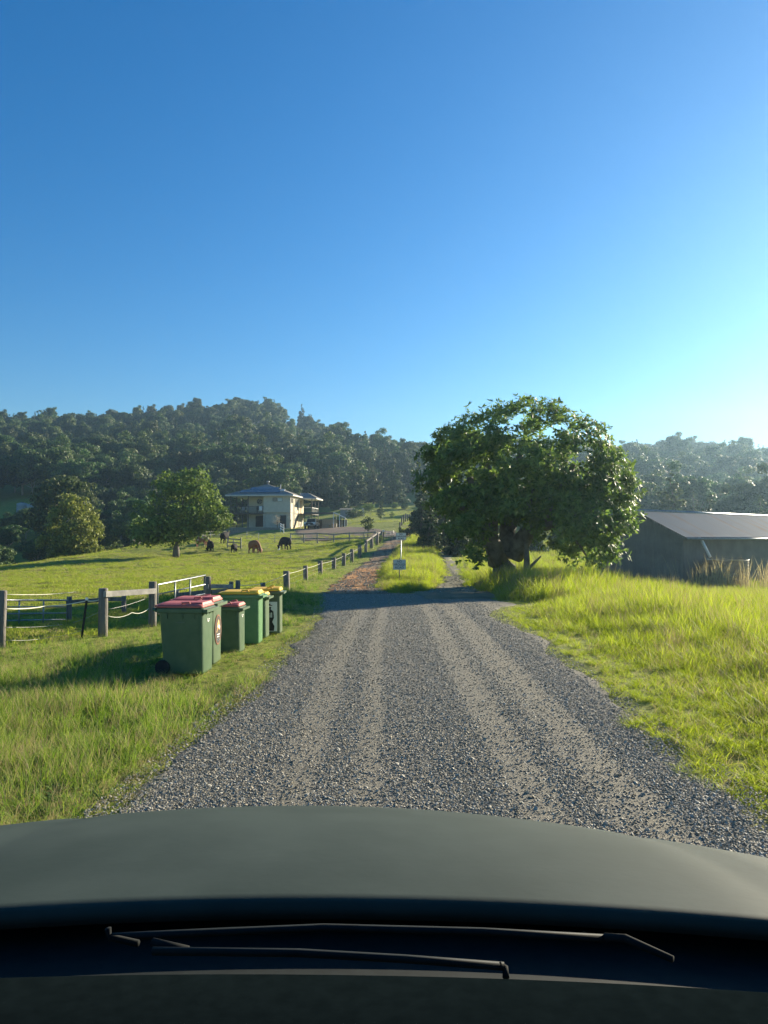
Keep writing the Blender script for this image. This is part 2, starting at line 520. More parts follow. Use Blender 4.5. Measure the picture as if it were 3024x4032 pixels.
# gravel road material: grey stone, tan ruts, orange clay beyond the junction
RUTS = [(-2.1, .8), (-1.7, .1), (-.85, .05), (-.74, .8), (-.55, .95), (-.44, .15), (-.26, .1), (-.18, .75), (-.04, .7), (.04, .03), (.80, .05), (.92, .8), (1.12, .75), (1.22, .2), (1.34, .25), (1.46, .95), (1.76, .95), (1.88, .06), (2.4, .08), (2.75, .7)]
def road_material(name, orange):
    m, t, b = nodes_mat(name)
    tc = t.nodes.new('ShaderNodeTexCoord'); ob = tc.outputs['Object']
    sp = t.nodes.new('ShaderNodeSeparateXYZ'); t.links.new(ob, sp.inputs[0])
    nw = tex(t, 'ShaderNodeTexNoise', .5 if orange else .16, ob, 4 if orange else 1); nf = tex(t, 'ShaderNodeTexNoise', 30, ob, 8, .75); nm = tex(t, 'ShaderNodeTexNoise', 3.5, ob, 6, .65)
    vo = tex(t, 'ShaderNodeTexVoronoi', 55, ob)
    stone = ramp(t, vo.outputs['Color'], [(.2, (.085, .083, .074)), (.55, (.135, .131, .113)), (.9, (.20, .192, .16))])
    dust = ramp(t, nf.outputs['Fac'], [(.3, (.19, .172, .125)), (.7, (.285, .258, .185))])
    clay = ramp(t, nm.outputs['Fac'], [(.3, (.34, .145, .05)), (.5, (.50, .25, .09)), (.7, (.42, .28, .15))])
    if orange:
        grey = ramp(t, nf.outputs['Fac'], [(.3, (.13, .115, .085)), (.7, (.24, .20, .145))])
        f = ramp(t, nw.outputs['Fac'], [(.42, (0, 0, 0)), (.55, (1, 1, 1))])
        k = t.nodes.new('ShaderNodeMapRange'); k.inputs[1].default_value = 27; k.inputs[2].default_value = 33
        t.links.new(sp.outputs[1], k.inputs[0])
        k2 = t.nodes.new('ShaderNodeMapRange'); k2.inputs[1].default_value = 46; k2.inputs[2].default_value = 40
        t.links.new(sp.outputs[1], k2.inputs[0])
        near_clay = mathn(t, 'MULTIPLY', k.outputs[0], k2.outputs[0])
        k3 = t.nodes.new('ShaderNodeMapRange'); k3.inputs[1].default_value = 72; k3.inputs[2].default_value = 84
        t.links.new(sp.outputs[1], k3.inputs[0])
        ff = mathn(t, 'MULTIPLY', f, .55)
        amt = mathn(t, 'MINIMUM', mathn(t, 'ADD', mathn(t, 'ADD', ff, mathn(t, 'MULTIPLY', near_clay, 1.0)), mathn(t, 'MULTIPLY', k3.outputs[0], .6)), 1.0)
        c = mix(t, amt, grey, clay)
        mp = t.nodes.new('ShaderNodeMapping'); mp.inputs['Scale'].default_value = (4.0, .12, 1); mp.inputs['Rotation'].default_value = (0, 0, .06); t.links.new(ob, mp.inputs['Vector'])
        ns = tex(t, 'ShaderNodeTexNoise', 1.0, mp.outputs['Vector'], 4, .6)
        c = mix(t, 1.0, c, ramp(t, ns.outputs['Fac'], [(.38, (.55, .5, .46)), (.55, (1, 1, 1)), (.7, (1.15, 1.12, 1.05))]), 'MULTIPLY')
    else:
        # wheel tracks run along the road, with streaks of fine dust between rows of coarser stone
        bend = mathn(t, 'MULTIPLY', mathn(t, 'SUBTRACT', nw.outputs['Fac'], .5), .16)
        xx = mathn(t, 'ADD', sp.outputs[0], bend)
        mr = t.nodes.new('ShaderNodeMapRange'); mr.inputs[1].default_value = -2.4; mr.inputs[2].default_value = 3.2
        t.links.new(xx, mr.inputs[0])
        g = lambda x: (x + 2.4) / 5.6
        W = lambda q: (q, q, q)
        rut = ramp(t, mr.outputs[0], [(g(q), W(v_)) for q, v_ in RUTS])
        mp = t.nodes.new('ShaderNodeMapping'); mp.inputs['Scale'].default_value = (7, .03, 1); t.links.new(ob, mp.inputs['Vector'])
        ns = tex(t, 'ShaderNodeTexNoise', 1.0, mp.outputs['Vector'], 3, .5)
        streak = ramp(t, ns.outputs['Fac'], [(.38, W(.15)), (.62, W(1))])
        speck = ramp(t, nf.outputs['Fac'], [(.40, W(.2)), (.6, W(1))])
        md = ramp(t, nm.outputs['Fac'], [(.3, W(.75)), (.7, W(1))])
        amt = mathn(t, 'MULTIPLY', mathn(t, 'ADD', mathn(t, 'MULTIPLY', rut, .5), mathn(t, 'MULTIPLY', streak, .3)), mathn(t, 'ADD', mathn(t, 'MULTIPLY', speck, .35), mathn(t, 'MULTIPLY', md, .6)))
        c = mix(t, amt, stone, dust)
    t.links.new(c, b.inputs['Base Color']); b.inputs['Roughness'].default_value = .9; b.inputs['Specular IOR Level'].default_value = .15
    h = mathn(t, 'ADD', mathn(t, 'MULTIPLY', vo.outputs['Distance'], .5), nf.outputs['Fac'])
    bump(t, b, h, .6, .02)
    return m
GRAVEL = road_material('gravel_surface', False)
CLAY = road_material('clay_track_surface', True)
sheet('gravel_road', lines([(-40, 0, 4), (0, 27, .25)]), (TRK_Y, TRK_L), (TRK_Y, TRK_R), .018, GRAVEL, 34, .22)
sheet('dirt_track', lines([(25.5, 60, .4), (60, 125, 1)]), (TRK_Y, TRK_L), (TRK_Y, TRK_R), .024, CLAY, 16, .5)
sheet('side_track', lines([(23.0, 75, .5)]), (BR_Y, BR_L), (BR_Y, BR_R), .030, M('side_track_dirt', (.10, .095, .05), (.19, .17, .095), nscale=1.6, bump=.6, bscale=8), 12, .4)
# bare driveway in front of the house
DY = np.array([97, 100, 104, 108, 112, 118, 122.])
sheet('driveway', lines([(98, 121, .5)]), (DY, np.array([-10.4, -11.0, -11.6, -12.4, -13, -13.4, -13.4])), (DY, np.array([2.2, 2.4, 1.6, -1, -3, -6.3, -7.5])), .06,
      M('driveway_dirt', (.12, .085, .055), (.20, .14, .09), nscale=.8, bump=.5, bscale=6), 30, .5)

# ------------------------------------------------------------------ foliage building
def leaf_quads(cent, axis, side, ln, wd, fold=.25):
    """pointed four-corner leaves; cent = leaf base, axis = unit dir, side = unit dir"""
    tip = cent + axis * ln[:, None]
    mid = cent + axis * (ln * .5)[:, None]
    nrm = np.cross(axis, side)
    a = mid + side * (wd * .5)[:, None] + nrm * (wd * fold)[:, None]
    c = mid - side * (wd * .5)[:, None] + nrm * (wd * fold)[:, None]
    return np.stack([cent, a, tip, c], 1).reshape(-1, 3)
def unit(v):
    return v / np.maximum(np.linalg.norm(v, axis=1, keepdims=True), 1e-9)
def rand_unit(n, rng):
    return unit(rng.normal(size=(n, 3)))
def clump_crown(blobs, per, size, rng, outward=1.5, aspect=.6):
    """blobs: (n,4) centre+radius; leaf-sprays spread through each blob shell, facing out of the blob"""
    out = []
    for cx, cy, cz, r in blobs:
        n = max(6, int(per * r * r))
        d = rand_unit(n, rng)
        fl = (d[:, 2] < -.3) & (rng.random(n) < .45); d[:, 2] = np.where(fl, -d[:, 2] * .6, d[:, 2]); d = unit(d)
        rad = r * (rng.random(n) ** .35) * (.86 + .28 * rng.random(n))
        c = np.array([cx, cy, cz]) + d * rad[:, None] * np.array([1, 1, .8])
        nrm = unit(d * outward + rand_unit(n, rng))
        s = unit(np.cross(nrm, rand_unit(n, rng)))
        a = np.cross(nrm, s)
        sz = size * (.6 + .8 * rng.random(n))
        out.append(leaf_quads(c - a * sz[:, None] * .5, a, s, sz, sz * aspect, .12))
    return np.concatenate(out)
def limb_path(p0, p1, rng, n=5, wig=.12):
    p0 = np.array(p0); p1 = np.array(p1)
    L = np.linalg.norm(p1 - p0)
    pts = [p0 + (p1 - p0) * k / n + (rng.normal(size=3) * wig * L * .3 if 0 < k < n else 0) for k in range(n + 1)]
    return pts
BARK_PALE = M('pale_gum_bark', (.30, .27, .22), (.45, .42, .36), nscale=6, bump=.4)
BARK_DARK = M('dark_bark', (.10, .085, .065), (.19, .165, .13), nscale=5, bump=.8, stretch=(3, 3, .6))
def gum_tree_mesh(seed, h, w, trunk_h, size, per, pine=False):
    rng = np.random.default_rng(seed)
    tb = MB()
    blobs = []
    tb.tube([(0, 0, -1), (rng.normal() * .1, rng.normal() * .1, h * .3), (rng.normal() * .25, rng.normal() * .25, h * .6), (0, 0, h * .86)], [h * .024, h * .018, h * .012, h * .004], 7)
    if pine:
        k = 0
        z = trunk_h
        while z < h * .98:
            f = (z - trunk_h) / (h - trunk_h)
            rr = w * .5 * (1 - f) ** .75 * (.75 + .4 * rng.random())
            n = max(2, int(5 * (1 - f) + 2))
            for q in range(n):
                a = rng.random() * 6.283
                for s_ in (.45, .85):
                    if rr * s_ < .12 and s_ < .8: continue
                    blobs.append((math.cos(a) * rr * s_, math.sin(a) * rr * s_, z - rr * .12 * s_ + rng.normal() * .1, max(.28, rr * .36)))
            z += h * .055
    else:
        nl = 12 + int(rng.random() * 4)
        for q in range(nl):
            a = q * 2.4 + rng.random()
            e = rng.random()
            zz = trunk_h + (h - trunk_h) * (.12 + .66 * e)
            rr = w * .5 * math.sqrt(max(.05, 1 - (abs(e - .34) / .74) ** 2)) * (.5 + .4 * rng.random()) * (1 - .6 * max(0, e - .45))
            tip = np.array([math.cos(a) * rr, math.sin(a) * rr, zz])
            tb.tube(limb_path((0, 0, max(trunk_h * .75, zz - rr * 1.3)), tip, rng), np.linspace(h * .010, h * .003, 6), 5)
            r0 = w * (.15 + .09 * rng.random())
            blobs.append((*tip, r0))
            for j in range(4):
                o_ = rng.normal(size=3) * r0 * np.array([.95, .95, .6])
                blobs.append((*(tip + o_), r0 * (.4 + .35 * rng.random())))
        blobs.append((0, 0, h - w * .24, w * .22))
        for f_ in (.3, .5, .68):
            blobs.append((rng.normal() * .3, rng.normal() * .3, trunk_h + (h - trunk_h) * f_, w * .27))
        for j in range(5):
            blobs.append((rng.normal() * w * .12, rng.normal() * w * .12, h - w * (.14 + .2 * rng.random()), w * (.09 + .06 * rng.random())))
    q = clump_crown(blobs, per, size, rng)
    return tb, q

FOL_GUM = M('gum_foliage', (.030, .066, .022), (.10, .155, .044), rough=.55, nscale=.35, island=.55, objrand=.35, transl=.28, tcol=1.4, ramp=(.25, .75), spec=.2)
FOL_PINE = M('pine_foliage', (.03, .05, .02), (.075, .11, .04), rough=.6, nscale=.5, island=.6, objrand=.22, transl=.25, ramp=(.25, .75), spec=.2)
KINDS = []
specs = [(1, 13, 9.5, 4.2, .52, 95, False), (2, 12, 10.5, 3.4, .52, 95, False), (3, 14, 9, 5, .5, 95, False), (4, 11, 9, 2.6, .5, 100, False), (5, 12.5, 11, 3.6, .54, 92, False),
         (6, 13, 6.0, 1.6, .5, 75, True), (7, 11, 5.2, 1.2, .45, 80, True)]
for sd_, h_, w_, th_, sz_, per_, pn_ in specs:
    tb, q = gum_tree_mesh(sd_, h_, w_, th_, sz_, per_, pn_)
    fol = FOL_PINE if pn_ else FOL_GUM
    tm = tb.mesh('trunk', BARK_DARK if pn_ else BARK_PALE, True)
    cm = np_mesh('crown', q, 4, fol)
    # whole-tree mesh for the mass of the far wood
    nv = len(q)
    allv = [tuple(p) for p in q] + tb.v
    allf = [tuple(range(i, i + 4)) for i in range(0, nv, 4)] + [tuple(i + nv for i in f) for f in tb.f]
    wm = bpy.data.meshes.new('whole_tree'); wm.from_pydata(allv, [], allf)
    wm.materials.append(fol); wm.materials.append(BARK_PALE)
    wm.polygons.foreach_set('material_index', [0] * (nv // 4) + [1] * len(tb.f))
    KINDS.append((tm, cm, wm))
def plant_tree(name, kind, loc, s, rz, label, cat='tree', group=None, sz=1.0):
    t_ = empty(name, loc, rz)
    t_.scale = (s, s, s * sz)
    for nm, md in (('trunk', KINDS[kind][0]), ('crown', KINDS[kind][1])):
        o = bpy.data.objects.new(nm, md); COL.objects.link(o); o.parent = t_
    return tag(t_, label, cat, group)

# the wood on the hills
cand = []
rs = np.random.default_rng(5)
r_ = 100.0
while r_ < 440:
    sp_ = 6.2 + r_ * .008
    naz = int(math.radians(84) * r_ / sp_)
    for k in range(naz):
        az = math.radians(-42) + math.radians(84) * (k + rs.random()) / naz
        d = r_ + rs.normal() * sp_ * .4
        x, y = math.sin(az) * d, math.cos(az) * d
        u = 1512 + x / y * FPX
        # front edge of the wood by direction
        edge = np.interp(u, [-1500, -300, 0, 350, 620, 800, 1000, 1300, 1450, 1560, 1640, 1750, 1900, 2080, 2500, 3024, 4000, 5000],
                         [85, 96, 100, 112, 128, 148, 158, 176, 196, 214, 214, 206, 186, 150, 114, 108, 104, 100])
        if y < edge: continue
        if -40 < u < 215 and 132 < y < 172: continue
        back = np.interp(u, [-1500, 0, 1100, 1500, 3000, 5000], [410, 420, 420, 380, 375, 375])
        if y > back: continue
        cand.append((x, y, u))
    r_ += sp_
ca = np.array(cand)
cz = gza(ca[:, 0], ca[:, 1])
cv = 2114 - (cz - CAM_Z) / ca[:, 1] * FPX
infr = (ca[:, 2] > -60) & (ca[:, 2] < 3090)
order = np.argsort(np.where(infr, ca[:, 1], 1e9))
picked = set(order[:290].tolist())
mp_, mr_, ms_, mi_ = [], [], [], []
GROUPS = {'valley': 'trees in the dark valley beyond the paddock', 'house': 'forest trees behind the house',
          'middle': 'forest trees beyond the junction', 'right': 'forest trees behind the shed'}
ZONES = [(60, 'at the picture edge beside the water tanks'), (200, 'around the clearing of the water tanks'), (400, 'behind the golden green bushy tree'), (560, 'between the golden and the paddock tree'),
         (760, 'behind the crown of the lone paddock tree'), (880, 'between the paddock tree and the house roof'), (1010, 'behind the verandah side of the house roof'), (1160, 'behind the flue of the house roof'),
         (1300, 'behind the side deck of the house'), (1480, 'above the carport and grey hut'), (1640, 'above the upper lawn and signs'), (1800, 'past the bend of the dirt track'), (2050, 'behind the left half of the broad tree'),
         (2350, 'behind the right half of the broad tree'), (2500, 'behind the gable end of the tin shed'), (2680, 'behind the ridge start of the tin shed'), (2860, 'behind the middle of the shed roof'), (9999, 'behind the far end of the shed roof')]
for i, (x, y, u) in enumerate(cand):
    pine = rs.random() < (.75 if 1250 < u < 1720 and y < 260 else (.35 if u > 1700 and y < 190 else .05))
    k = (5 + int(rs.random() * 2)) if pine else int(rs.random() * 5)
    s = .74 + .4 * rs.random()
    if y < 175 and u < 1300: s *= .85
    if y > 290: s = .80 + .16 * rs.random()
    if cv[i] > 1900 and u < 700: s *= .9
    if u < 480 and y < 135: s *= .60; k = k if k < 5 else 1
    if u > 1750 and y < 200: s *= .8
    rz = rs.random() * 6.28
    z = cz[i] - .3
    if i in picked:
        g = 'valley' if u < 760 else 'house' if u < 1480 else 'middle' if u < 2350 else 'right'
        zone = next(zt_ for ul, zt_ in ZONES if u < ul)
        row = 'front-row ' if y < np.interp(u, [0, 700, 1450, 1900, 2500, 3024], [140, 160, 212, 200, 132, 124]) else ''
        big = 'large ' if s > .95 else 'small ' if s < .72 else ''
        lab = big + row + ('dark narrow pine ' if pine else 'rounded gum tree ' if k in (1, 3, 4) else 'tall gum tree ') + zone
        plant_tree('pine_tree' if pine else 'gum_tree', k, (x, y, z), s, rz, lab, 'tree', GROUPS[g])
    else:
        mp_.append((x, y, z)); mr_.append((0, 0, rz)); ms_.append((s, s, s * (.9 + .25 * rs.random()))); mi_.append(k)
NK = len(KINDS)
scatter('forest', 'dark eucalypt forest covering the hills up to the skyline', 'forest', mp_, mr_, ms_, np.array(mi_), [k[2] for k in KINDS])

# ------------------------------------------------------------------ individual trees
def ellipsoid_blobs(ells, n, rmin, rmax, rng, shell=.55):
    """small blobs spread through the outer shell of a union of ellipsoids (centre, radii)"""
    out = []
    vol = np.array([e[1][0] * e[1][1] + e[1][1] * e[1][2] + e[1][0] * e[1][2] for e in ells])
    pk = rng.choice(len(ells), n, p=vol / vol.sum())
    for k in pk:
        c, r = ells[k]
        d = rng.normal(size=3); d /= np.linalg.norm(d)
        f = shell + (1 - shell) * rng.random() ** .6
        out.append((c[0] + d[0] * r[0] * f, c[1] + d[1] * r[1] * f, c[2] + d[2] * r[2] * f, rmin + (rmax - rmin) * rng.random()))
    return np.array(out)

# broad old tree by the junction
FD = 31.0
FIG_LEAF = M('glossy_broad_leaf', (.06, .115, .027), (.18, .245, .06), rough=.5, nscale=.6, island=.65, transl=.36, tcol=1.9, ramp=(.2, .85), spec=.25)
FIG_BARK = M('grey_lichen_bark', (.09, .08, .063), (.20, .18, .145), nscale=3, bump=.9, bscale=14)
base = P(1990, 2240, FD); base.z = gz(base.x, base.y)
broad = empty('broad_leaf_tree', base)
tag(broad, 'huge spreading broad-leaved tree with a forked trunk by the road junction', 'tree')
def rel(u, v, d=36.0):
    return tuple(P(u, v, d * FD / 36.0) - base)
tb = MB()
rf = np.random.default_rng(21)
def limb(pts, rads, n=9):
    tb.tube([rel(*p) for p in pts], rads, n)
limb([(1988, 2345, 36), (1987, 2285, 36), (1986, 2225, 36), (1990, 2170, 36)], [.62, .50, .46, .43], 14)
limb([(1960, 2215, 36), (1945, 2150, 35.6), (1915, 2085, 35.2), (1880, 2025, 34.8), (1860, 1950, 34.5), (1850, 1880, 34.3)], [.42, .36, .27, .23, .18, .12])
limb([(1880, 2030, 34.8), (1830, 2000, 34.5), (1780, 1975, 34), (1740, 1930, 33.8)], [.18, .15, .11, .07])
limb([(1935, 2130, 35.5), (1950, 2080, 35.0), (1945, 2020, 34.6), (1950, 1950, 34)], [.16, .13, .11, .07])
limb([(1995, 2190, 36), (2000, 2120, 36.3), (1995, 2050, 36.8), (2010, 1960, 37), (2030, 1850, 37.2), (2060, 1750, 37)], [.42, .36, .30, .25, .18, .1])
limb([(2020, 2190, 36), (2060, 2120, 35.6), (2110, 2060, 35.2), (2170, 1990, 35), (2220, 1900, 35), (2260, 1830, 35)], [.42, .36, .30, .24, .17, .1])
limb([(2100, 2075, 35.3), (2160, 2070, 34.6), (2240, 2050, 34), (2330, 2010, 33.8), (2400, 1960, 33.8)], [.2, .17, .14, .1, .06])
limb([(2005, 2085, 36.2), (2045, 2035, 35.4), (2080, 1990, 34.8), (2100, 1930, 34.2)], [.17, .14, .1, .07])
limb([(2010, 2000, 36.8), (1950, 1900, 37.5), (1900, 1800, 38), (1880, 1730, 38)], [.2, .16, .12, .07])
limb([(2180, 1990, 35), (2280, 1930, 36), (2360, 1870, 37)], [.15, .11, .06])
limb([(1990, 2150, 36.4), (2010, 2080, 38), (2030, 1990, 39.5), (2080, 1880, 40)], [.3, .25, .18, .1])
limb([(2330, 2010, 33.8), (2390, 2100, 33.6), (2410, 2180, 33.6), (2440, 2215, 33.6)], [.08, .06, .045, .02])
limb([(2240, 2050, 34), (2270, 2130, 33.4), (2310, 2190, 33.2)], [.09, .06, .03])
trunk = tb.build('trunk', FIG_BARK, broad, True)
sp = MB()
sp.tube([rel(2075, 2330, 35), rel(2074, 2200, 35.0), rel(2072, 2120, 35.1), rel(2078, 2060, 35.2)], [.13, .12, .12, .1], 8)
sp.tube([rel(2080, 2240, 35), rel(2105, 2215, 34.9), rel(2130, 2190, 34.8)], [.07, .06, .03], 6)
sp.build('branch', FIG_BARK, broad, True)
px = FD / FPX
def ell(u, v, ru, rv, rd, d=36.0):
    c = rel(u, v, d)
    return (c, (ru * px, rd * .88, rv * px))
fells = [ell(2060, 1790, 345, 205, 4.4, 36.3), ell(1830, 1860, 180, 170, 3.2, 35.8), ell(2270, 1900, 200, 180, 3.4, 36), ell(2330, 2040, 150, 170, 2.9, 35.2),
         ell(2060, 1940, 260, 120, 3.6, 37), ell(1720, 1900, 80, 90, 1.8, 35.5), ell(2400, 1960, 95, 110, 2.0, 35), ell(2240, 2100, 120, 85, 2.2, 36.5), ell(2370, 2150, 80, 65, 1.5, 34.5), ell(1850, 1985, 150, 62, 3.2, 35), ell(2080, 1990, 200, 60, 3.6, 34.5), ell(2260, 2060, 130, 70, 2.6, 34), ell(1960, 1850, 260, 120, 4.2, 35), ell(1850, 2060, 95, 45, 2.2, 34.5), ell(2190, 2090, 110, 60, 2.4, 34), ell(2420, 2100, 70, 95, 1.6, 34.2)]
bl = ellipsoid_blobs(fells, 800, .26, .6, rf, .62)
# rosettes of long leaves at the twig ends
ros_c, ros_d = [], []
fc = np.array(rel(2060, 1900, 36))
for bx, by, bz, br in bl:
    n = int(11 + br * 12)
    d = unit(rf.normal(size=(n, 3)) + np.array([0, 0, .35]))
    c = np.array([bx, by, bz]) + d * br * (rf.random(n)[:, None] ** .5) * np.array([1.15, 1.15, .75])
    out = unit(c - fc)
    ros_c.append(c); ros_d.append(unit(d * .6 + out * .7 + np.array([0, 0, .25]) + rf.normal(size=(n, 3)) * .3))
# a low spray on the near side, and tufts along the skyline
for (u, v, d, ru, rv, k) in ((1865, 2165, 34.5, 50, 45, 40), (1880, 2200, 34.6, 30, 30, 16), (2090, 1590, 36, 90, 30, 60), (2000, 1610, 36, 120, 25, 50), (1870, 1660, 35.8, 60, 25, 30),
                             (1780, 1700, 35.6, 60, 30, 30), (2210, 1650, 35.8, 50, 30, 34), (2330, 1730, 35.8, 60, 30, 34), (1690, 1790, 35.4, 30, 50, 24), (2470, 1880, 35, 25, 70, 26),
                             (2490, 1990, 34.8, 22, 40, 18), (2340, 2205, 33.4, 60, 25, 26), (1900, 2040, 34.6, 40, 25, 16)):
    c = np.array([rel(u + rf.normal() * ru * .55, v + rf.normal() * rv * .55, d + rf.normal() * .5) for _ in range(k)])
    ros_c.append(c); ros_d.append(unit(unit(c - fc) * .6 + np.array([0, 0, .4]) + rf.normal(size=(k, 3)) * .5))
rc = np.concatenate(ros_c); rd_ = np.concatenate(ros_d)
# gaps in the crown, where limbs and sky show through
holes = ellipsoid_blobs(fells, 62, .32, .72, rf, .72)
keep = np.ones(len(rc), bool)
for hx_, hy_, hz_, hr_ in holes:
    keep &= (((rc - np.array([hx_, hy_, hz_])) / np.array([1, 1.6, .8])) ** 2).sum(1) > hr_ * hr_
rc, rd_ = rc[keep], rd_[keep]
LV = []
for q in range(8):
    n = len(rc)
    ref = unit(np.cross(rd_, rand_unit(n, rf)))
    spread = (.9 + .7 * rf.random(n))[:, None]
    ax = unit(rd_ * (1.0 - .35 * spread) + ref * spread + np.array([0, 0, -.22]))
    sd2 = unit(np.cross(ax, unit(rd_ + rf.normal(size=(n, 3)) * .25)))
    ln = .14 + .12 * rf.random(n)
    LV.append(leaf_quads(rc + rf.normal(size=(n, 3)) * .03, ax, sd2, ln, ln * .36, .12))
link('crown', np_mesh('crown', np.concatenate(LV), 4, FIG_LEAF), broad)

def crown_tree(name, label, u, vb, d, ells, nblob, br, per, size, fol, bark, trunk_pts, seed, group=None, limbs=8):
    rng = np.random.default_rng(seed)
    b0 = P(u, vb, d); b0.z = gz(b0.x, b0.y)
    t_ = empty(name, b0)
    tag(t_, label, 'tree', group)
    q = d / FPX
    es = []
    for (eu, ev, ru, rv, rdp) in ells:
        c = P(eu, ev, d) - b0
        es.append((tuple(c), (ru * q, rdp, rv * q)))
    mb = MB()
    tp = [tuple(P(a, v, d) - b0) for a, v, r in trunk_pts]
    tp[0] = (tp[0][0], tp[0][1], -.4)
    mb.tube(tp, [r for a, v, r in trunk_pts], 10)
    blobs = ellipsoid_blobs(es, nblob, br[0], br[1], rng)
    top = np.array(tp[-1])
    mid = np.array(tp[len(tp) // 2])
    for k in range(limbs):
        bb = blobs[int(rng.random() * len(blobs))][:3]
        s0 = mid + (top - mid) * rng.random()
        r0 = trunk_pts[-1][2] * .8
        mb.tube(limb_path(s0, bb, rng), np.linspace(r0, .03, 6), 6)
    mb.build('trunk', bark, t_, True)
    link('crown', np_mesh('crown', clump_crown(blobs, per, size, rng, 1.3, .55), 4, fol), t_)
    return t_
FOL_PAD = M('paddock_tree_leaf', (.07, .115, .027), (.21, .28, .07), rough=.6, nscale=.5, island=.6, transl=.25, tcol=1.4, ramp=(.2, .8), spec=.12)
FOL_GOLD = M('olive_gold_leaf', (.09, .12, .025), (.26, .28, .07), rough=.6, nscale=.5, island=.6, transl=.25, tcol=1.4, ramp=(.2, .8), spec=.12)
FOL_DARK = M('dark_leaf', (.035, .055, .018), (.09, .12, .035), rough=.6, nscale=.5, island=.6, transl=.22, tcol=1.4, ramp=(.2, .8), spec=.12)
crown_tree('paddock_tree', 'round leafy shade tree standing alone in the paddock by the cattle', 693, 2195, 75,
           [(720, 2000, 150, 140, 3.6), (640, 2060, 130, 90, 3.2), (810, 2025, 85, 72, 2.6), (740, 1920, 90, 70, 2.6), (590, 2100, 90, 55, 2.4), (850, 2050, 48, 42, 1.6), (670, 2098, 130, 34, 3)],
           300, (.45, 1.0), 90, .34, FOL_PAD, BARK_DARK, [(693, 2205, .36), (694, 2160, .30), (700, 2080, .26), (705, 1990, .16)], 31, limbs=14)
crown_tree('olive_tree', 'golden green bushy tree rising behind the paddock crest', 285, 2212, 90,
           [(290, 2080, 95, 110, 2.9), (330, 2120, 75, 75, 2.4), (225, 2140, 65, 60, 2.2), (290, 1995, 55, 45, 1.6), (300, 2170, 100, 45, 2.6)],
           220, (.45, .95), 85, .36, FOL_GOLD, BARK_PALE, [(290, 2215, .2), (291, 2180, .16), (292, 2100, .13), (292, 2030, .08)], 32)
crown_tree('valley_tree', 'dark domed tree just behind the golden green bushy tree', 260, 2180, 118,
           [(260, 1960, 100, 80, 4), (300, 1920, 60, 45, 3), (200, 2010, 80, 90, 4), (260, 2060, 140, 90, 5)],
           150, (.7, 1.5), 46, .55, FOL_DARK, BARK_DARK, [(260, 2180, .3), (260, 2100, .25), (260, 2000, .15)], 33)
# rest of the named trees, each placed where it stands
def at_tree(name, kind, u, d, top_v, label, group=None, cat='tree', wide=1.0):
    g = on_ground(u, d, .15)
    H = specs[kind][1]
    s = (P(u, top_v, d).z - g.z) / H
    o = plant_tree(name, kind, g, s, random.random() * 6.28, label, cat, group)
    o.scale = (s * wide, s * wide, s)
    return o
at_tree('conifer_tree', 5, 2640, 95, 1855, 'tall layered pine rising behind the shed roof ridge', wide=1.35)
at_tree('conifer_tree', 6, 2795, 88, 1935, 'small pointed pine behind the middle of the shed roof', wide=.95)
at_tree('conifer_tree', 6, 2995, 92, 1940, 'pale pine at the picture edge behind the shed roof', wide=1.2)
at_tree('conifer_tree', 6, 2735, 86, 2010, 'low young pine beside the small pointed pine behind the shed')
at_tree('conifer_tree', 5, 2870, 90, 2015, 'short pine top showing over the long shed roof', wide=1.3)
for i, (u, d, tv, k, lb) in enumerate(((1690, 62, 1960, 5, 'bushy pine closest to the road signs under the broad tree'), (1745, 66, 1900, 6, 'slender pine behind the grassy island'),
                                       (1800, 58, 1985, 6, 'young pine seen under the left limb of the broad tree'), (1860, 70, 1930, 5, 'dark pine half hidden behind the forked trunk'),
                                       (1660, 84, 1890, 5, 'tall pine beside the bend of the dirt track'), (1720, 90, 1860, 5, 'tall pine behind the slender pine at the island'),
                                       (1940, 64, 2000, 6, 'pine framed between the limbs of the broad tree'), (2100, 72, 1980, 5, 'pine behind the leaning dead branch of the broad tree'),
                                       (1800, 84, 1880, 6, 'pine deep in shade behind the broad tree crown'), (2200, 80, 2000, 6, 'pine low behind the drooping side of the broad tree'))):
    at_tree('conifer_tree', k, u, d, tv, lb, 'pines behind the broad tree', wide=1.15)
for (u, d, tv, k, lb) in ((1400, 178, 1800, 5, 'tall dark pine behind the grey hut'), (1470, 186, 1820, 6, 'feathery pine left of the gap in the forest edge'), (1555, 176, 1800, 5, 'broad feathery pine above the top of the lawn'),
                          (1335, 172, 1835, 6, 'pine rising between the house roof and the hut')):
    at_tree('conifer_tree', k, u, d, tv, lb, 'pines above the lawn', wide=1.15)
# saplings and bushes on the lawn
def bush(name, label, u, d, wpx, hpx, fol, seed, stem=.0, cat='bush', size=.16, group=None, per=180):
    rng = np.random.default_rng(seed)
    g = on_ground(u, d, .03)
    t_ = empty(name, g); tag(t_, label, cat, group)
    W = wpx * d / FPX / 2; H = hpx * d / FPX
    st = MB()
    st.tube([(0, 0, -.2), (.02, 0, H * .4), (0, .02, H * .8)], [max(.03, W * .06), max(.02, W * .05), .015], 6)
    bl_ = ellipsoid_blobs([((0, 0, H * (.5 + stem * .5)), (W * .72, W * .72, H * (.42 - stem * .25)))], 26, W * .25, W * .45, rng, .3)
    for k in range(5):
        st.tube(limb_path((0, 0, H * (.25 + .3 * rng.random())), bl_[k][:3], rng, 3), [.025, .02, .015, .01], 5)
    st.build('stem', BARK_DARK, t_, True)
    link('foliage', np_mesh('foliage', clump_crown(bl_, per / max(W, .6), size, rng, .6, .45), 4, fol), t_)
    return t_
bush('young_tree', 'small bushy sapling standing inside the rail fence corner', 1448, 98, 66, 82, FOL_DARK, 41, .45, 'tree', .22)
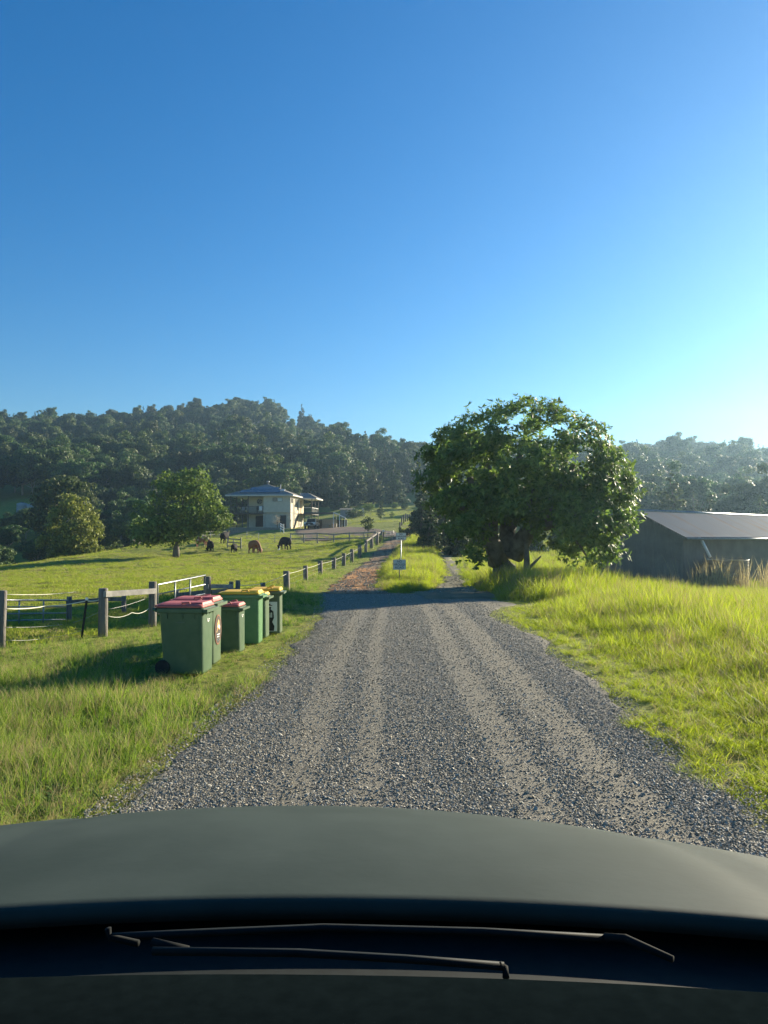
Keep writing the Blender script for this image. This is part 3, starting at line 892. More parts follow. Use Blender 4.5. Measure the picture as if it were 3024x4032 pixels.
bush('young_tree', 'dark cone-shaped sapling on the sunny strip of lawn', 1499, 138, 42, 52, FOL_DARK, 42, .1, 'tree', .25)
bush('young_tree', 'wispy pale sapling near the top fence of the lawn', 1543, 142, 26, 34, FOL_PAD, 43, .2, 'tree', .2)
bush('garden_shrub', 'rounded pale shrub under the hut side of the upper lawn', 1452, 160, 60, 34, FOL_PAD, 44, 0, 'shrub', .3)
bush('garden_shrub', 'shrub in a row at the top of the lawn, brightest of them', 1552, 166, 40, 28, FOL_PAD, 45, 0, 'shrub', .3)
bush('garden_shrub', 'shrub at the far end of the row at the top of the lawn', 1592, 164, 34, 28, FOL_GOLD, 46, 0, 'shrub', .3)
bush('garden_shrub', 'low dark shrub bank between carport and hut', 1400, 148, 90, 30, FOL_DARK, 47, 0, 'shrub', .3)
bush('garden_shrub', 'dark tall shrub left of the shrub row at the lawn top', 1500, 166, 24, 36, FOL_DARK, 48, 0, 'shrub', .3)
bush('roadside_bush', 'bright green bush beside the posts of the upper track', 1622, 118, 34, 30, FOL_PAD, 49, 0, 'bush', .25)
bush('roadside_bush', 'yellow green weedy bush at the fence corner by the track bend', 1578, 86, 22, 50, FOL_GOLD, 50, 0, 'bush', .2)
bush('roadside_bush', 'leafy bush growing at the end post of the track fence', 1497, 72, 30, 40, FOL_PAD, 51, 0, 'bush', .16)
bush('garden_shrub', 'pale wispy shrub against the lower wall of the house', 1092, 118.2, 56, 56, M('grey_leaf', (.18, .17, .12), (.34, .31, .23), transl=.2, island=.6, nscale=2), 52, .2, 'shrub', .15, per=80)

# ------------------------------------------------------------------ wheelie bins
GREENS = [((.055, .108, .055), (.09, .145, .078)), ((.07, .118, .06), (.11, .16, .088)), ((.05, .098, .05), (.085, .138, .074)),
          ((.08, .20, .08), (.12, .25, .11)), ((.07, .118, .06), (.11, .165, .09)), ((.075, .118, .06), (.115, .16, .09))]
RED = M('faded_red_plastic', (.40, .085, .075), (.48, .14, .11), rough=.5, nscale=5, spec=.4)
YEL = M('yellow_plastic', (.72, .42, .02), (.78, .50, .04), rough=.45, nscale=5, spec=.4)
TYRE = M('black_rubber', (.015, .015, .015), (.03, .03, .03), rough=.8, nscale=20)
WHITE = M('white_print', (.75, .75, .72), (.8, .8, .78), rough=.6)
BLACKP = M('black_print', (.015, .015, .015), (.025, .025, .025), rough=.6)
BROWNP = M('brown_print', (.20, .08, .04), (.26, .10, .05), rough=.6)
ORANGEP = M('orange_print', (.75, .32, .06), (.8, .5, .2), rough=.6, nscale=12)
def rrect(hx, hy, r, z, n=4, cx=0.0):
    pts = []
    for sx, sy, a0 in ((1, 1, 0), (-1, 1, 90), (-1, -1, 180), (1, -1, 270)):
        for k in range(n + 1):
            a = math.radians(a0 + 90 * k / n)
            pts.append((cx + sx * (hx - r) + r * math.cos(a), sy * (hy - r) + r * math.sin(a), z))
    return pts
def loft(mb, rings, mi=0, cap0=True, cap1=True):
    n = len(rings[0])
    vs = [p for r in rings for p in r]
    fs = [(i * n + k, i * n + (k + 1) % n, (i + 1) * n + (k + 1) % n, (i + 1) * n + k) for i in range(len(rings) - 1) for k in range(n)]
    if cap0: fs.append(tuple(range(n - 1, -1, -1)))
    if cap1: fs.append(tuple((len(rings) - 1) * n + k for k in range(n)))
    return mb.add(vs, fs, mi)
def wheelie_bin(xf, yn, H, wid, dep, gi, lidm, label, tilt=0.0):
    """front face at x = xf looking +x (to the road), near side at y = yn"""
    g = M('bin_green_%d' % gi, *GREENS[gi], rough=.42, nscale=7, detail=8, spec=.4, bump=.06, bscale=30, ramp=(.3, .75))
    cx = xf - dep * .5; cy = yn + wid * .42
    r = empty('wheelie_bin', (cx, cy, gz(cx, cy) + .005), tilt)
    tag(r, label, 'bin', 'wheelie bins lined up on the verge')
    mb = MB()
    hx, hy = dep / 2, wid / 2
    zt = H * .90
    loft(mb, [rrect(hx * .83, hy * .80, .06, 0.015, cx=.03), rrect(hx * .84, hy * .81, .065, .04, cx=.03), rrect(hx * .92, hy * .90, .06, zt * .93), rrect(hx * .93, hy * .91, .06, zt)])
    mb.build('body', g, r, True)
    rim = MB()
    loft(rim, [rrect(hx * .955, hy * .955, .05, zt - H * .045), rrect(hx * 1.0, hy * 1.0, .05, zt - H * .035), rrect(hx * 1.0, hy * 1.0, .05, zt + .012), rrect(hx * .96, hy * .96, .05, zt + .022)])
    rim.box((hx * .97, -hy * .97, zt - H * .034), (hx * 1.0 + .05, hy * .97, zt + .008))
    # stiffening teeth below the rim
    for k in range(4):
        y = -hy * .72 + k * hy * .48
        rim.add([(hx * .93, y - .03, zt - H * .045), (hx * .99, y - .03, zt - H * .045), (hx * .93, y, zt - H * .085), (hx * .99, y + .03, zt - H * .045), (hx * .93, y + .03, zt - H * .045)],
                [(0, 2, 1), (1, 2, 3), (3, 2, 4), (0, 1, 3, 4)])
    for sy in (-1, 1):
        for k in (-.55, .1, .6):
            rim.box((hx * k - .006, sy * hy * .92 - .012, zt - H * .12), (hx * k + .006, sy * hy * .92 + .012, zt - H * .04))
    rim.build('rim', g, r)
    lid = MB()
    zl = zt + .028
    loft(lid, [rrect(hx * .985, hy * .985, .05, zl, cx=-.01), rrect(hx * .985, hy * .985, .05, zl + .022, cx=-.01), rrect(hx * .93, hy * .92, .05, zl + .04, cx=-.01), rrect(hx * .80, hy * .62, .06, zl + H * .062, cx=-.02)])
    lid.box((-hx * 1.18, -hy * .6, zl - .005), (-hx * .93, hy * .6, zl + .025))
    # raised nose at the front
    loft(lid, [rrect(hx * .30, hy * .80, .03, zl + .03, cx=hx * .62), rrect(hx * .28, hy * .72, .03, zl + H * .07, cx=hx * .60)])
    lo = lid.build('lid', lidm, r, True)
    for p in lo.data.polygons: p.use_smooth = True
    lo.data.polygons.foreach_set('use_smooth', [False] * len(lo.data.polygons))
    b = lo.modifiers.new('bevel', 'BEVEL'); b.width = .008; b.segments = 2
    for sy in (-1, 1):
        hd = MB()
        y = sy * hy * .84
        hd.tube([(hx * .05, y, zl + .04), (hx * .05, y, zl + .06), (hx * .36, y, zl + .068), (hx * .40, y, zl + .04)], .013, 6)
        hd.build('lid_handle', lidm, lo, True)
    hn = MB()
    hn.tube([(-hx * .95, -hy * .8, zt - .03), (-hx * 1.16, -hy * .8, zt), (-hx * 1.16, hy * .8, zt), (-hx * .95, hy * .8, zt - .03)], .017, 7)
    hn.build('handle', g, r, True)
    ax = MB(); ax.tube([(-hx * .72, -hy * .82, .1), (-hx * .72, hy * .82, .1)], .012, 6); ax.build('axle', TYRE, r)
    for sy in (-1, 1):
        wh = MB()
        y = sy * hy * .84
        wh.tube([(-hx * .74, y - .025, .1), (-hx * .74, y + .025, .1)], .098, 18)
        wh.build('wheel', TYRE, r, bevel=.008)
    r['dims'] = 0
    del r['dims']
    return r, hx, hy, zt
def bin_face(r, hx, hy, zt, zf):
    """x of the sloping front face at height fraction zf"""
    return .03 * (1 - zf) + hx * (.84 + .08 * zf) + .005
r1 = wheelie_bin(-2.33, 10.12, .95, .56, .64, 0, RED, 'dark green bin with faded red lid, closest to the car, printed mark on front', -.08)
r2 = wheelie_bin(-2.36, 10.84, .96, .54, .62, 1, RED, 'dark green red-lidded bin with the round brown sticker on its front', -.06)
r3 = wheelie_bin(-2.20, 11.9, .77, .46, .50, 2, RED, 'smallest bin, red lid, third in the row', -.06)
r4 = wheelie_bin(-2.06, 12.85, .90, .54, .66, 3, YEL, 'bright green bin with yellow lid beside the smallest red-lidded bin')
r5 = wheelie_bin(-2.06, 13.6, .81, .44, .52, 4, YEL, 'narrow yellow-lidded bin squeezed between two other yellow-lidded bins', -.05)
r6 = wheelie_bin(-1.90, 14.2, .855, .52, .56, 5, YEL, 'farthest bin, yellow lid, white poster on its side', .03)
# marks
def logo(r, txt, size, zf, y=.0):
    e, hx, hy, zt = r
    x = bin_face(*r, zf)
    text_mesh('printed_mark', txt, size, WHITE, e, (x, y, zt * zf), (math.pi / 2, 0, math.pi / 2))
def tick(r, zf, y):
    e, hx, hy, zt = r
    x = bin_face(*r, zf) + .001
    z = zt * zf
    mk = MB(); mk.add([(x, y - .03, z + .025), (x, y - .018, z + .028), (x, y - .004, z - .008), (x, y + .03, z - .02), (x, y + .005, z - .028), (x, y - .016, z - .012)], [(0, 1, 2, 3, 4, 5)])
    for k, ww in ((0, .06), (1, .04)):
        mk.box((x - .0015, y + .012, z + .006 - k * .022), (x + .001, y + .012 + ww, z + .016 - k * .022))
    mk.build('printed_mark', WHITE, e)
tick(r1, .82, -.02); tick(r3, .82, -.02)
e, hx, hy, zt = r1
sb = MB(); sb.box((-.06, -hy * .90 - .004, zt * .80), (.07, -hy * .90 + .004, zt * .815)); sb.build('moulded_lettering', M('moulded_grey_green', (.12, .16, .12), (.14, .18, .13)), e)
# round sticker of bin 2
e, hx, hy, zt = r2
zc = zt * .56
def disc(x, y, z, ry, rz, n=28):
    return [(x, y + ry * math.cos(2 * math.pi * k / n), z + rz * math.sin(2 * math.pi * k / n)) for k in range(n)]
xf_ = bin_face(*r2, .56) + .006
st = empty('round_sticker'); st.parent = e
def on_face(mb, name, mat, par):
    o = mb.build(name, mat, par)
    # follow the slope of the face
    for v in o.data.vertices:
        v.co.x += (v.co.z - zc) * (hx * .09 - .03) / zt
    return o
bpy.data.objects.remove(st)
b_ = MB(); b_.add(disc(xf_, 0, zc, .165, .215), [tuple(range(28))]); s1 = on_face(b_, 'round_sticker', BROWNP, e)
b_ = MB(); b_.add(disc(xf_ + .001, 0, zc, .148, .196), [tuple(range(28))]); on_face(b_, 'sticker_field', M('dark_print', (.05, .045, .035), (.06, .05, .04)), s1)
b_ = MB(); b_.add([(xf_ + .002, y, zc + z) for y, z in ((-.05, .02), (-.09, -.03), (-.075, -.035), (-.02, .03), (.03, .0), (.07, -.01), (.09, .04), (.05, .07), (.04, .12), (.0, .145), (-.03, .10), (-.05, .09))], [tuple(range(12))])
on_face(b_, 'sticker_picture', ORANGEP, s1)
b_ = MB(); b_.add([(xf_ + .003, y, zc + z) for y, z in ((-.045, .025), (-.02, .04), (.03, .015), (.07, .005), (.08, .04), (.02, .07), (-.03, .065))], [tuple(range(7))]); on_face(b_, 'sticker_picture', WHITE, s1)
b_ = MB()
for k, (ya, yb) in enumerate(((-.07, .07), (-.06, .05))):
    b_.box((xf_ + .001, ya, zc - .075 - k * .032), (xf_ + .003, yb, zc - .062 - k * .032))
on_face(b_, 'sticker_print', WHITE, s1)
b_ = MB(); b_.tube([(xf_ + .002, -.06 + .012 * k, zc - .145 + .016 * math.sin(k * 1.9)) for k in range(11)], .004, 4); on_face(b_, 'sticker_print', WHITE, s1)
# poster on the near side of the far bin
e, hx, hy, zt = r6
ps = MB(); y_ = -hy * .915 - .004
ps.box((-.10, y_ - .002, zt * .08), (hx * .74, y_, zt * .78))
po = ps.build('poster', WHITE, e)
fg = MB()
yy = y_ - .004
fg.add([(x + .09, yy, z * zt) for x, z in ((-.16, .09), (.06, .09), (.07, .2), (.03, .3), (.06, .4), (.05, .55), (.0, .60), (.01, .66), (-.06, .67), (-.05, .60), (-.14, .58), (-.17, .4))], [tuple(range(12))])
fg.add([(x + .09, yy, z * zt) for x, z in ((-.09, .685), (.03, .685), (.03, .70), (.0, .705), (-.01, .735), (-.06, .735), (-.065, .705), (-.09, .70))], [tuple(range(8))])
fg.build('poster_figure', BLACKP, po)
text_mesh('poster_lettering', 'il', .13, WHITE, po, (.095, yy - .002, zt * .46), (math.pi / 2, 0, 0))

# ------------------------------------------------------------------ timber fences and gates
TIMBER = M('weathered_timber', (.10, .092, .08), (.22, .20, .175), nscale=3, bump=.6, bscale=18, stretch=(4, 4, .5))
RAILW = M('pale_rail_timber', (.18, .175, .16), (.32, .31, .28), nscale=3, bump=.4, bscale=14)
GALV = M('galvanised_tube', (.22, .24, .24), (.34, .36, .36), rough=.45, metal=.6, nscale=8)
TAPE = M('white_fence_tape', (.62, .60, .48), (.74, .72, .6), rough=.7)
WIRE = M('fence_wire', (.25, .25, .24), (.32, .32, .3), rough=.5, metal=.5)
def post(par, p, top, r, seed=0, mat=TIMBER, sides=9, lean=(0, 0), name='post'):
    rng = random.Random(seed * 7 + int(p[0] * 100))
    mb = MB()
    x, y = p[0], p[1]
    z0 = gz(x, y) - .35
    pts = [(x, y, z0), (x + lean[0] * .3, y + lean[1] * .3, z0 + (top - z0) * .5), (x + lean[0], y + lean[1], top - .015), (x + lean[0], y + lean[1], top)]
    mb.tube(pts, [r * 1.04, r * 1.0, r * .98, r * .86], sides)
    o = mb.build(name, mat, par, True)
    o.data.polygons.foreach_set('use_smooth', [len(pp.vertices) == 4 for pp in o.data.polygons])
    return o
# yard fence in front of the paddock
yard = empty('yard_fence', on_ground(604, 16.2)); yo = yard.location.copy()
tag(yard, 'weathered round-post yard fence with pale top rails behind the bins', 'fence')
def ypost(u, vt, d, wpx, name='post', lean=(0, 0), sides=10):
    p = on_ground(u, d)
    top = P(u, vt, d).z
    o = post(yard, p, top, wpx * d / FPX / 2, int(u), sides=sides, lean=lean)
    for v in o.data.vertices: v.co -= yo
    return Vector((p.x, p.y, top))
pA = ypost(12, 2325, 13.0, 30, lean=(.02, 0)); pC = ypost(410, 2316, 14.6, 36); pD = ypost(604, 2290, 16.2, 31)
pB = ypost(277, 2349, 18.5, 20); pQ = ypost(491, 2343, 19.6, 18); pE = ypost(818, 2270, 17.6, 29); pF = ypost(912, 2290, 19.4, 18); pG = ypost(938, 2285, 19.6, 19)
pS = ypost(700, 2325, 20.8, 17); pH = ypost(1037, 2294, 23.0, 19)
def yrail(a, b, w, h, mat=RAILW, name='rail'):
    mb = MB(); mb.bar(Vector(a) - yo, Vector(b) - yo, w, h); return mb.build(name, mat, yard, bevel=.006)
yrail(P(412, 2340, 14.5), P(612, 2327, 16.1), .06, .11)
yrail(P(815, 2309, 17.5), P(912, 2309, 19.3), .06, .10)
yrail(P(277, 2371, 18.4), P(400, 2362, 18.9), .06, .10, TIMBER); yrail(P(400, 2360, 18.9), P(491, 2358, 19.5), .06, .10, TIMBER)
yrail(P(700, 2342, 20.7), P(818, 2330, 18.6), .06, .10, TIMBER); yrail(P(830, 2330, 17.7), P(938, 2322, 19.6), .06, .09, TIMBER)
def tape(par, off, pts, r, mat, name='fence_tape', sag=.03):
    out = []
    for a, b in zip(pts[:-1], pts[1:]):
        a = Vector(a); b = Vector(b)
        for k in range(6):
            t_ = k / 6
            out.append(a.lerp(b, t_) - Vector((0, 0, sag * 4 * t_ * (1 - t_))) - off)
    out.append(Vector(pts[-1]) - off)
    mb = MB(); mb.tube(out, r, 5); return mb.build(name, mat, par, True)
tape(yard, yo, [P(25, 2397, 13), P(180, 2387, 15), P(341, 2366, 14.3), P(400, 2358, 14.6)], .010, TAPE, sag=.02)
tape(yard, yo, [P(25, 2340, 13), P(300, 2330, 17)], .005, TAPE)
tape(yard, yo, [P(25, 2470, 13), P(270, 2455, 18), P(400, 2405, 14.6)], .005, WIRE, 'fence_wire')
tape(yard, yo, [P(420, 2424, 14.6), P(520, 2412, 15.3), P(590, 2392, 16.2)], .007, TAPE, sag=.06)
tape(yard, yo, [P(420, 2400, 14.6), P(590, 2350, 16.2)], .004, WIRE, 'fence_wire')
tape(yard, yo, [P(25, 2520, 13), P(200, 2508, 14), P(322, 2480, 14.3)], .004, WIRE, 'fence_wire')
# star picket with a white cap
sp0 = on_ground(322, 14.4)
pk = empty('steel_picket', sp0); tag(pk, 'thin black leaning picket with a white cap left of the thick post', 'picket')
top = P(341, 2364, 14.3) - sp0
mb = MB(); mb.bar((0, 0, -.2), top, .03, .03); mb.build('shaft', TYRE, pk)
mb = MB(); mb.bar(top, top + Vector((.004, 0, .05)), .045, .045); mb.build('cap', WHITE, pk, bevel=.006)
# tube gates
def tube_gate(name, label, a, b, hgt, nb, verts, r=.022):
    a = Vector(a); b = Vector(b)
    t_ = empty(name, (a.x, a.y, gz(a.x, a.y))); o0 = t_.location.copy()
    tag(t_, label, 'gate')
    dn = Vector((0, 0, -1))
    mb = MB(); mb.tube([a + dn * hgt - o0, a - o0, b - o0, b + dn * hgt - o0, a + dn * hgt - o0], r, 8); mb.build('frame', GALV, t_, True)
    for k in range(1, nb):
        f = k / nb
        mb = MB(); mb.tube([a + dn * hgt * f - o0, b + dn * hgt * f - o0], r * .75, 7); mb.build('bar', GALV, t_, True)
    for f in verts:
        q = a.lerp(b, f)
        mb = MB(); mb.tube([q - o0, q + dn * hgt - o0], r * .8, 7); mb.build('upright', GALV, t_, True)
    return t_
gA = P(26, 2363, 17.0); gB = P(262, 2364, 18.3)
tube_gate('tube_gate', 'closed metal tube gate behind the leftmost post', gA, gB, .60, 4, (.2, .6))
g2 = P(622, 2302, 16.4); g3 = P(808, 2265, 17.3)
tube_gate('tube_gate', 'metal tube gate between two thick posts right behind the red-lidded bins', g2, g3, .62, 3, (.35, .67))
# fence along the track
fpos = [(1130, 2248, 28, 26), (1204, 2227, 34, 19), (1262, 2208, 39, 19), (1314, 2195, 45, 17), (1353, 2178, 49, 16), (1386, 2162, 53, 14), (1416, 2144, 57, 15), (1440, 2128, 62, 12), (1463, 2113, 66, 14), (1484, 2098, 71, 13), (1500, 2092, 76, 12)]
f0 = on_ground(1130, 28)
tf = empty('track_fence', f0); tag(tf, 'line of short timber posts with white tape climbing beside the dirt track', 'fence')
tops = []
for u, vt, d, wp in fpos:
    p = on_ground(u, d); tz = P(u, vt, d).z
    o = post(tf, p, tz, wp * d / FPX / 2, int(u), lean=(.02 * math.sin(u), 0))
    for v in o.data.vertices: v.co -= f0
    tops.append(Vector((p.x, p.y, tz)))
tape(tf, f0, [pG - Vector((0, 0, .12)), pH - Vector((0, 0, .02))] + [q - Vector((0, 0, .10 + .02 * i)) for i, q in enumerate(tops[:8])], .008, TAPE, sag=.03)
for dz in (.32, .52):
    tape(tf, f0, [q - Vector((0, 0, dz)) for q in tops], .0022, WIRE, 'fence_wire', .01)
for a, b in zip(tops[7:-1], tops[8:]):
    mb = MB(); mb.bar(a - Vector((0, 0, .08)) - f0, b - Vector((0, 0, .08)) - f0, .07, .14); mb.build('rail', TIMBER, tf)
mb = MB(); c_ = tops[-1] - f0 + Vector((.25, 0, -.05)); mb.tube([c_ - Vector((0, 0, .9)), c_ + Vector((0, 0, .02))], .05, 8); mb.build('post', TIMBER, tf)
mb = MB(); mb.tube([c_ + Vector((0, 0, .02)), c_ + Vector((0, 0, .18))], .11, 10); mb.build('post_cap', WHITE, tf, bevel=.02)
# rail fence round the house yard
hp = [(1145, 2099, 95), (1197, 2099, 95), (1250, 2097, 95), (1314, 2103, 95), (1376, 2096, 95), (1434, 2100, 94), (1478, 2108, 90)]
h0 = on_ground(1250, 95)
hf = empty('rail_fence', h0); tag(hf, 'two-rail timber fence in front of the bare driveway', 'fence')
ht = []
for u, vt, d in hp:
    p = on_ground(u, d); tz = max(P(u, vt, d).z, p.z + 1.15)
    o = post(hf, p, tz, .085, int(u), RAILW)
    for v in o.data.vertices: v.co -= h0
    ht.append(Vector((p.x, p.y, tz)))
for a, b in zip(ht[:-1], ht[1:]):
    for dz in (.12, .72):
        mb = MB(); mb.bar(a - Vector((0, .1, dz)) - h0, b - Vector((0, .1, dz)) - h0, .06, .15); mb.build('rail', RAILW, hf)
# short timber hurdle between the cattle
a = on_ground(896, 83.5); b = on_ground(949, 82.5)
hu = empty('timber_hurdle', a); tag(hu, 'short three-rail timber hurdle standing among the cattle', 'fence')
for q, tz in ((a, P(896, 2119, 83.5).z), (b, P(949, 2116, 82.5).z), (a.lerp(b, .33) + Vector((0, .9, 0)), P(913, 2121, 84).z)):
    o = post(hu, q, tz, .07, 3, RAILW)
    for v in o.data.vertices: v.co -= a
for f in (.95, .6, .2):
    mb = MB(); hh = Vector((0, 0, 1.05 * f))
    mb.bar(hh + Vector((0, -.08, .03)), b - a + hh + Vector((0, -.08, .05)), .05, .13); mb.build('rail', RAILW, hu)
# white panel by the house garden
a = on_ground(1105, 112); b = on_ground(1117, 108.5)
wp_ = empty('white_rail_panel', a); tag(wp_, 'white three-rail panel standing in front of the house', 'fence')
WPAINT = M('white_paint', (.72, .71, .68), (.8, .79, .76), rough=.6)
for q, h_ in ((a, 1.15), (b, 1.25)):
    mb = MB(); mb.bar(q - a - Vector((0, 0, .2)), q - a + Vector((0, 0, h_)), .1, .1); mb.build('post', WPAINT, wp_)
for f in (.35, .72, 1.05):
    mb = MB(); mb.bar(Vector((-.06, 0, f)), b - a + Vector((-.06, 0, f)), .06, .14); mb.build('rail', WPAINT, wp_)
# thin garden fence below the house
gp = [(690, 2127, 93), (760, 2135, 92), (830, 2125, 97), (900, 2118, 100), (972, 2108, 98), (1018, 2112, 95), (1082, 2110, 93), (1145, 2120, 94)]
g0 = on_ground(972, 98)
gf = empty('wire_fence', g0); tag(gf, 'thin wire fence with slim stakes below the house garden', 'fence')
gt = []
for u, vt, d in gp:
    p = on_ground(u, d); tz = p.z + 1.0
    o = post(gf, p, tz, .035, int(u), WIRE, 6, name='stake')
    for v in o.data.vertices: v.co -= g0
    gt.append(Vector((p.x, p.y, tz)))
for dz in (.05, .45):
    tape(gf, g0, [q - Vector((0, 0, dz)) for q in gt], .012, WIRE, 'fence_wire', .01)
# posts along the upper track
uf0 = on_ground(1590, 118)
uf = empty('upper_track_fence', uf0); tag(uf, 'dark posts along the upper bend of the track above the signs', 'fence')
for u, d in ((1575, 104), (1582, 112), (1590, 118), (1597, 124), (1605, 131), (1613, 139)):
    p = on_ground(u, d)
    o = post(uf, p, p.z + 1.3, .11, u, BARK_DARK)
    for v in o.data.vertices: v.co -= uf0
# grazed wire fence / gate in the distance between yard and track
p0 = on_ground(1520, 90)
tube_gate('tube_gate', 'faint metal gate across the yard entrance beyond the fence corner', P(1508, 2094, 90), P(1550, 2090, 90), 1.05, 4, (.33, .66), .03)

# ------------------------------------------------------------------ road signs
SIGNF = M('white_sign_face', (.82, .84, .82), (.86, .88, .86), rough=.5, nscale=5)
SIGNO = M('faded_sign_face', (.52, .60, .62), (.62, .69, .70), rough=.6, nscale=6)
SIGNT = M('sign_lettering', (.02, .025, .03), (.035, .04, .045), rough=.6)
SIGNP = M('painted_lettering', (.06, .09, .11), (.12, .15, .17), rough=.7, nscale=30)
def sign(name, label, ul, ur, vt, vb, d, face, letters, tm, polebase, hand=False, border=True):
    a = P(ul, vt, d); b = P(ur, vb, d)
    W = b.x - a.x; H = a.z - b.z
    cx = (a.x + b.x) / 2; cz_ = (a.z + b.z) / 2
    gx_ = gz(cx, d)
    s = empty(name, (cx, d, gx_)); tag(s, label, 'sign', 'no through road signs')
    pb = MB(); pb.tube([(0.0, .035, -.4), (0.0, .035, cz_ - gx_ + H * (.4 if not hand else .65))], .020 if not hand else .02, 10)
    pb.build('pole', M('galvanised_pole', (.42, .44, .43), (.55, .57, .56), rough=.4, metal=.5) if not hand else TIMBER, s, True)
    pl = MB(); pl.box((-W / 2, -.006, cz_ - gx_ - H / 2), (W / 2, .004, cz_ - gx_ + H / 2))
    plate = pl.build('plate', face, s)
    for k, wd in enumerate(('NO', 'THROUGH', 'ROAD')):
        rz = (0, .015, -.02)[k] if hand else 0
        text_mesh('lettering', wd, H * (.30 if not hand else .31), tm, plate, ((-.02 if hand and k == 1 else 0), -.0085, cz_ - gx_ + H * (.29 - .30 * k)), (math.pi / 2, rz, 0), .92 if k == 1 else 1.0)
    bd = MB()
    t_ = .006
    zc_ = cz_ - gx_
    for lo, hi in (((-W / 2 + .01, zc_ - H / 2 + .01), (W / 2 - .01, zc_ - H / 2 + .01 + t_)), ((-W / 2 + .01, zc_ + H / 2 - .01 - t_), (W / 2 - .01, zc_ + H / 2 - .01)),
                   ((-W / 2 + .01, zc_ - H / 2 + .0165), (-W / 2 + .01 + t_, zc_ + H / 2 - .0165)), ((W / 2 - .01 - t_, zc_ - H / 2 + .0165), (W / 2 - .01, zc_ + H / 2 - .0165))):
        bd.box((lo[0], -.0085, lo[1]), (hi[0], -.0062, hi[1]))
    bd.build('border', tm, plate)
    return s
sign('road_sign', 'small printed NO THROUGH ROAD sign high on a slim grey pole', 1559, 1599, 2098, 2126, 33.2, SIGNF, None, SIGNT, None)
sign('road_sign', 'hand-painted weathered NO THROUGH ROAD board low in the grass', 1548, 1598, 2203, 2243, 32, SIGNO, None, SIGNP, None, True)

# ------------------------------------------------------------------ cattle
def cow(name, label, u, d, L, yaw, mats, seed, grazing=True, calf=False, patch=None):
    """continuous body from a skinned skeleton; +x is forward; L = height at the withers"""
    g = on_ground(u, d)
    me = bpy.data.meshes.new('body')
    V = []; E = []; R = []
    def vtx(p, r, par=None):
        V.append(p); R.append(r if hasattr(r, '__len__') else (r, r))
        if par is not None: E.append((par, len(V) - 1))
        return len(V) - 1
    k = 1.0
    hip = vtx((-.55, 0, 1.02), (.30, .35))
    belly = vtx((-.12, 0, .92), (.37, .44), hip)
    chest = vtx((.38, 0, .94), (.33, .41), belly)
    wth = vtx((.62, 0, 1.04), (.24, .31), chest)
    if grazing:
        n1_ = vtx((.90, .05, .92), (.14, .19), wth); n2_ = vtx((1.10, .10, .60), (.12, .15), n1_)
        hd = vtx((1.20, .12, .36), (.115, .13), n2_); mz = vtx((1.27, .13, .10), (.075, .08), hd)
    else:
        n1_ = vtx((.90, .03, 1.25), (.14, .19), wth); n2_ = vtx((1.12, .06, 1.38), (.12, .14), n1_)
        hd = vtx((1.28, .08, 1.36), (.11, .12), n2_); mz = vtx((1.52, .1, 1.24), (.07, .075), hd)
    rump = vtx((-.76, 0, 1.06), (.22, .27), hip)
    tl = vtx((-.86, 0, 1.12), .05, rump); tl = vtx((-.92, .02, .75), .03, tl); vtx((-.90, .04, .38), .045, tl)
    for sx, root, x0, kx in ((-1, hip, -.60, .10), (1, chest, .50, -.04)):
        for sy in (-1, 1):
            sw = (random.random() - .5) * .16
            a_ = vtx((x0, sy * .20, .70), (.18, .16) if sx < 0 else (.14, .13), root)
            b_ = vtx((x0 + kx + sw * .3, sy * .19, .46), .095, a_)
            c_ = vtx((x0 - (.10 if sx < 0 else -.0) + sw, sy * .18, .36 if sx < 0 else .32), .065, b_)
            d_ = vtx((x0 - .05 + sw, sy * .18, .09), .055, c_)
            vtx((x0 - .02 + sw, sy * .18, .02), .068, d_)
    for sy in (-1, 1):
        hx_ = V[hd]; vtx((hx_[0] - .05, hx_[1] + sy * .22, hx_[2] + (.10 if grazing else .04)), .035, hd)
    me.from_pydata(V, E, [])
    o = bpy.data.objects.new('body', me); COL.objects.link(o)
    md = o.modifiers.new('skin', 'SKIN'); md.use_smooth_shade = True
    for i, sv in enumerate(me.skin_vertices[0].data):
        sv.radius = R[i]; sv.use_root = (i == 0)
    sub = o.modifiers.new('sub', 'SUBSURF'); sub.levels = 2; sub.render_levels = 2
    dg = bpy.context.evaluated_depsgraph_get()
    m2 = bpy.data.meshes.new_from_object(o.evaluated_get(dg))
    bpy.data.objects.remove(o)
    m2.name = 'body'
    m2.materials.clear(); m2.materials.append(mats)
    m2.polygons.foreach_set('use_smooth', [True] * len(m2.polygons))
    r = empty(name, g, yaw); s = L / 1.38
    r.scale = (s, s, s)
    tag(r, label, 'calf' if calf else 'cow', 'grazing cattle')
    link('body', m2, r)
    h = MB()
    hx_ = V[hd]
    for sy in (-1, 1):
        if not calf:
            h.tube([(hx_[0] - .08, hx_[1] + sy * .08, hx_[2] + .12), (hx_[0] - .08, hx_[1] + sy * .19, hx_[2] + .19), (hx_[0] - .05, hx_[1] + sy * .23, hx_[2] + .30)], [.028, .02, .006], 6)
    if seed == 1: h.build('horns', M('horn', (.4, .36, .28), (.5, .46, .36)), r, True)
    return r
HBLACK = M('black_hide', (.012, .011, .011), (.022, .02, .018), spec=.1, rough=.8, nscale=4)
HBROWN = M('red_brown_hide', (.26, .095, .038), (.36, .15, .07), rough=.65, nscale=2)
HROAN = M('brown_white_hide', (.26, .10, .06), (.55, .42, .34), rough=.65, nscale=2.2, ramp=(.52, .56))
cow('brown_cow', 'red-brown cow grazing in the middle of the herd, head down to the right', 1000, 77, 1.45, -.95, HBROWN, 1)
cow('black_cow', 'large black cow grazing alone right of the red-brown cow', 1125, 80, 1.42, 2.2, HBLACK, 2)
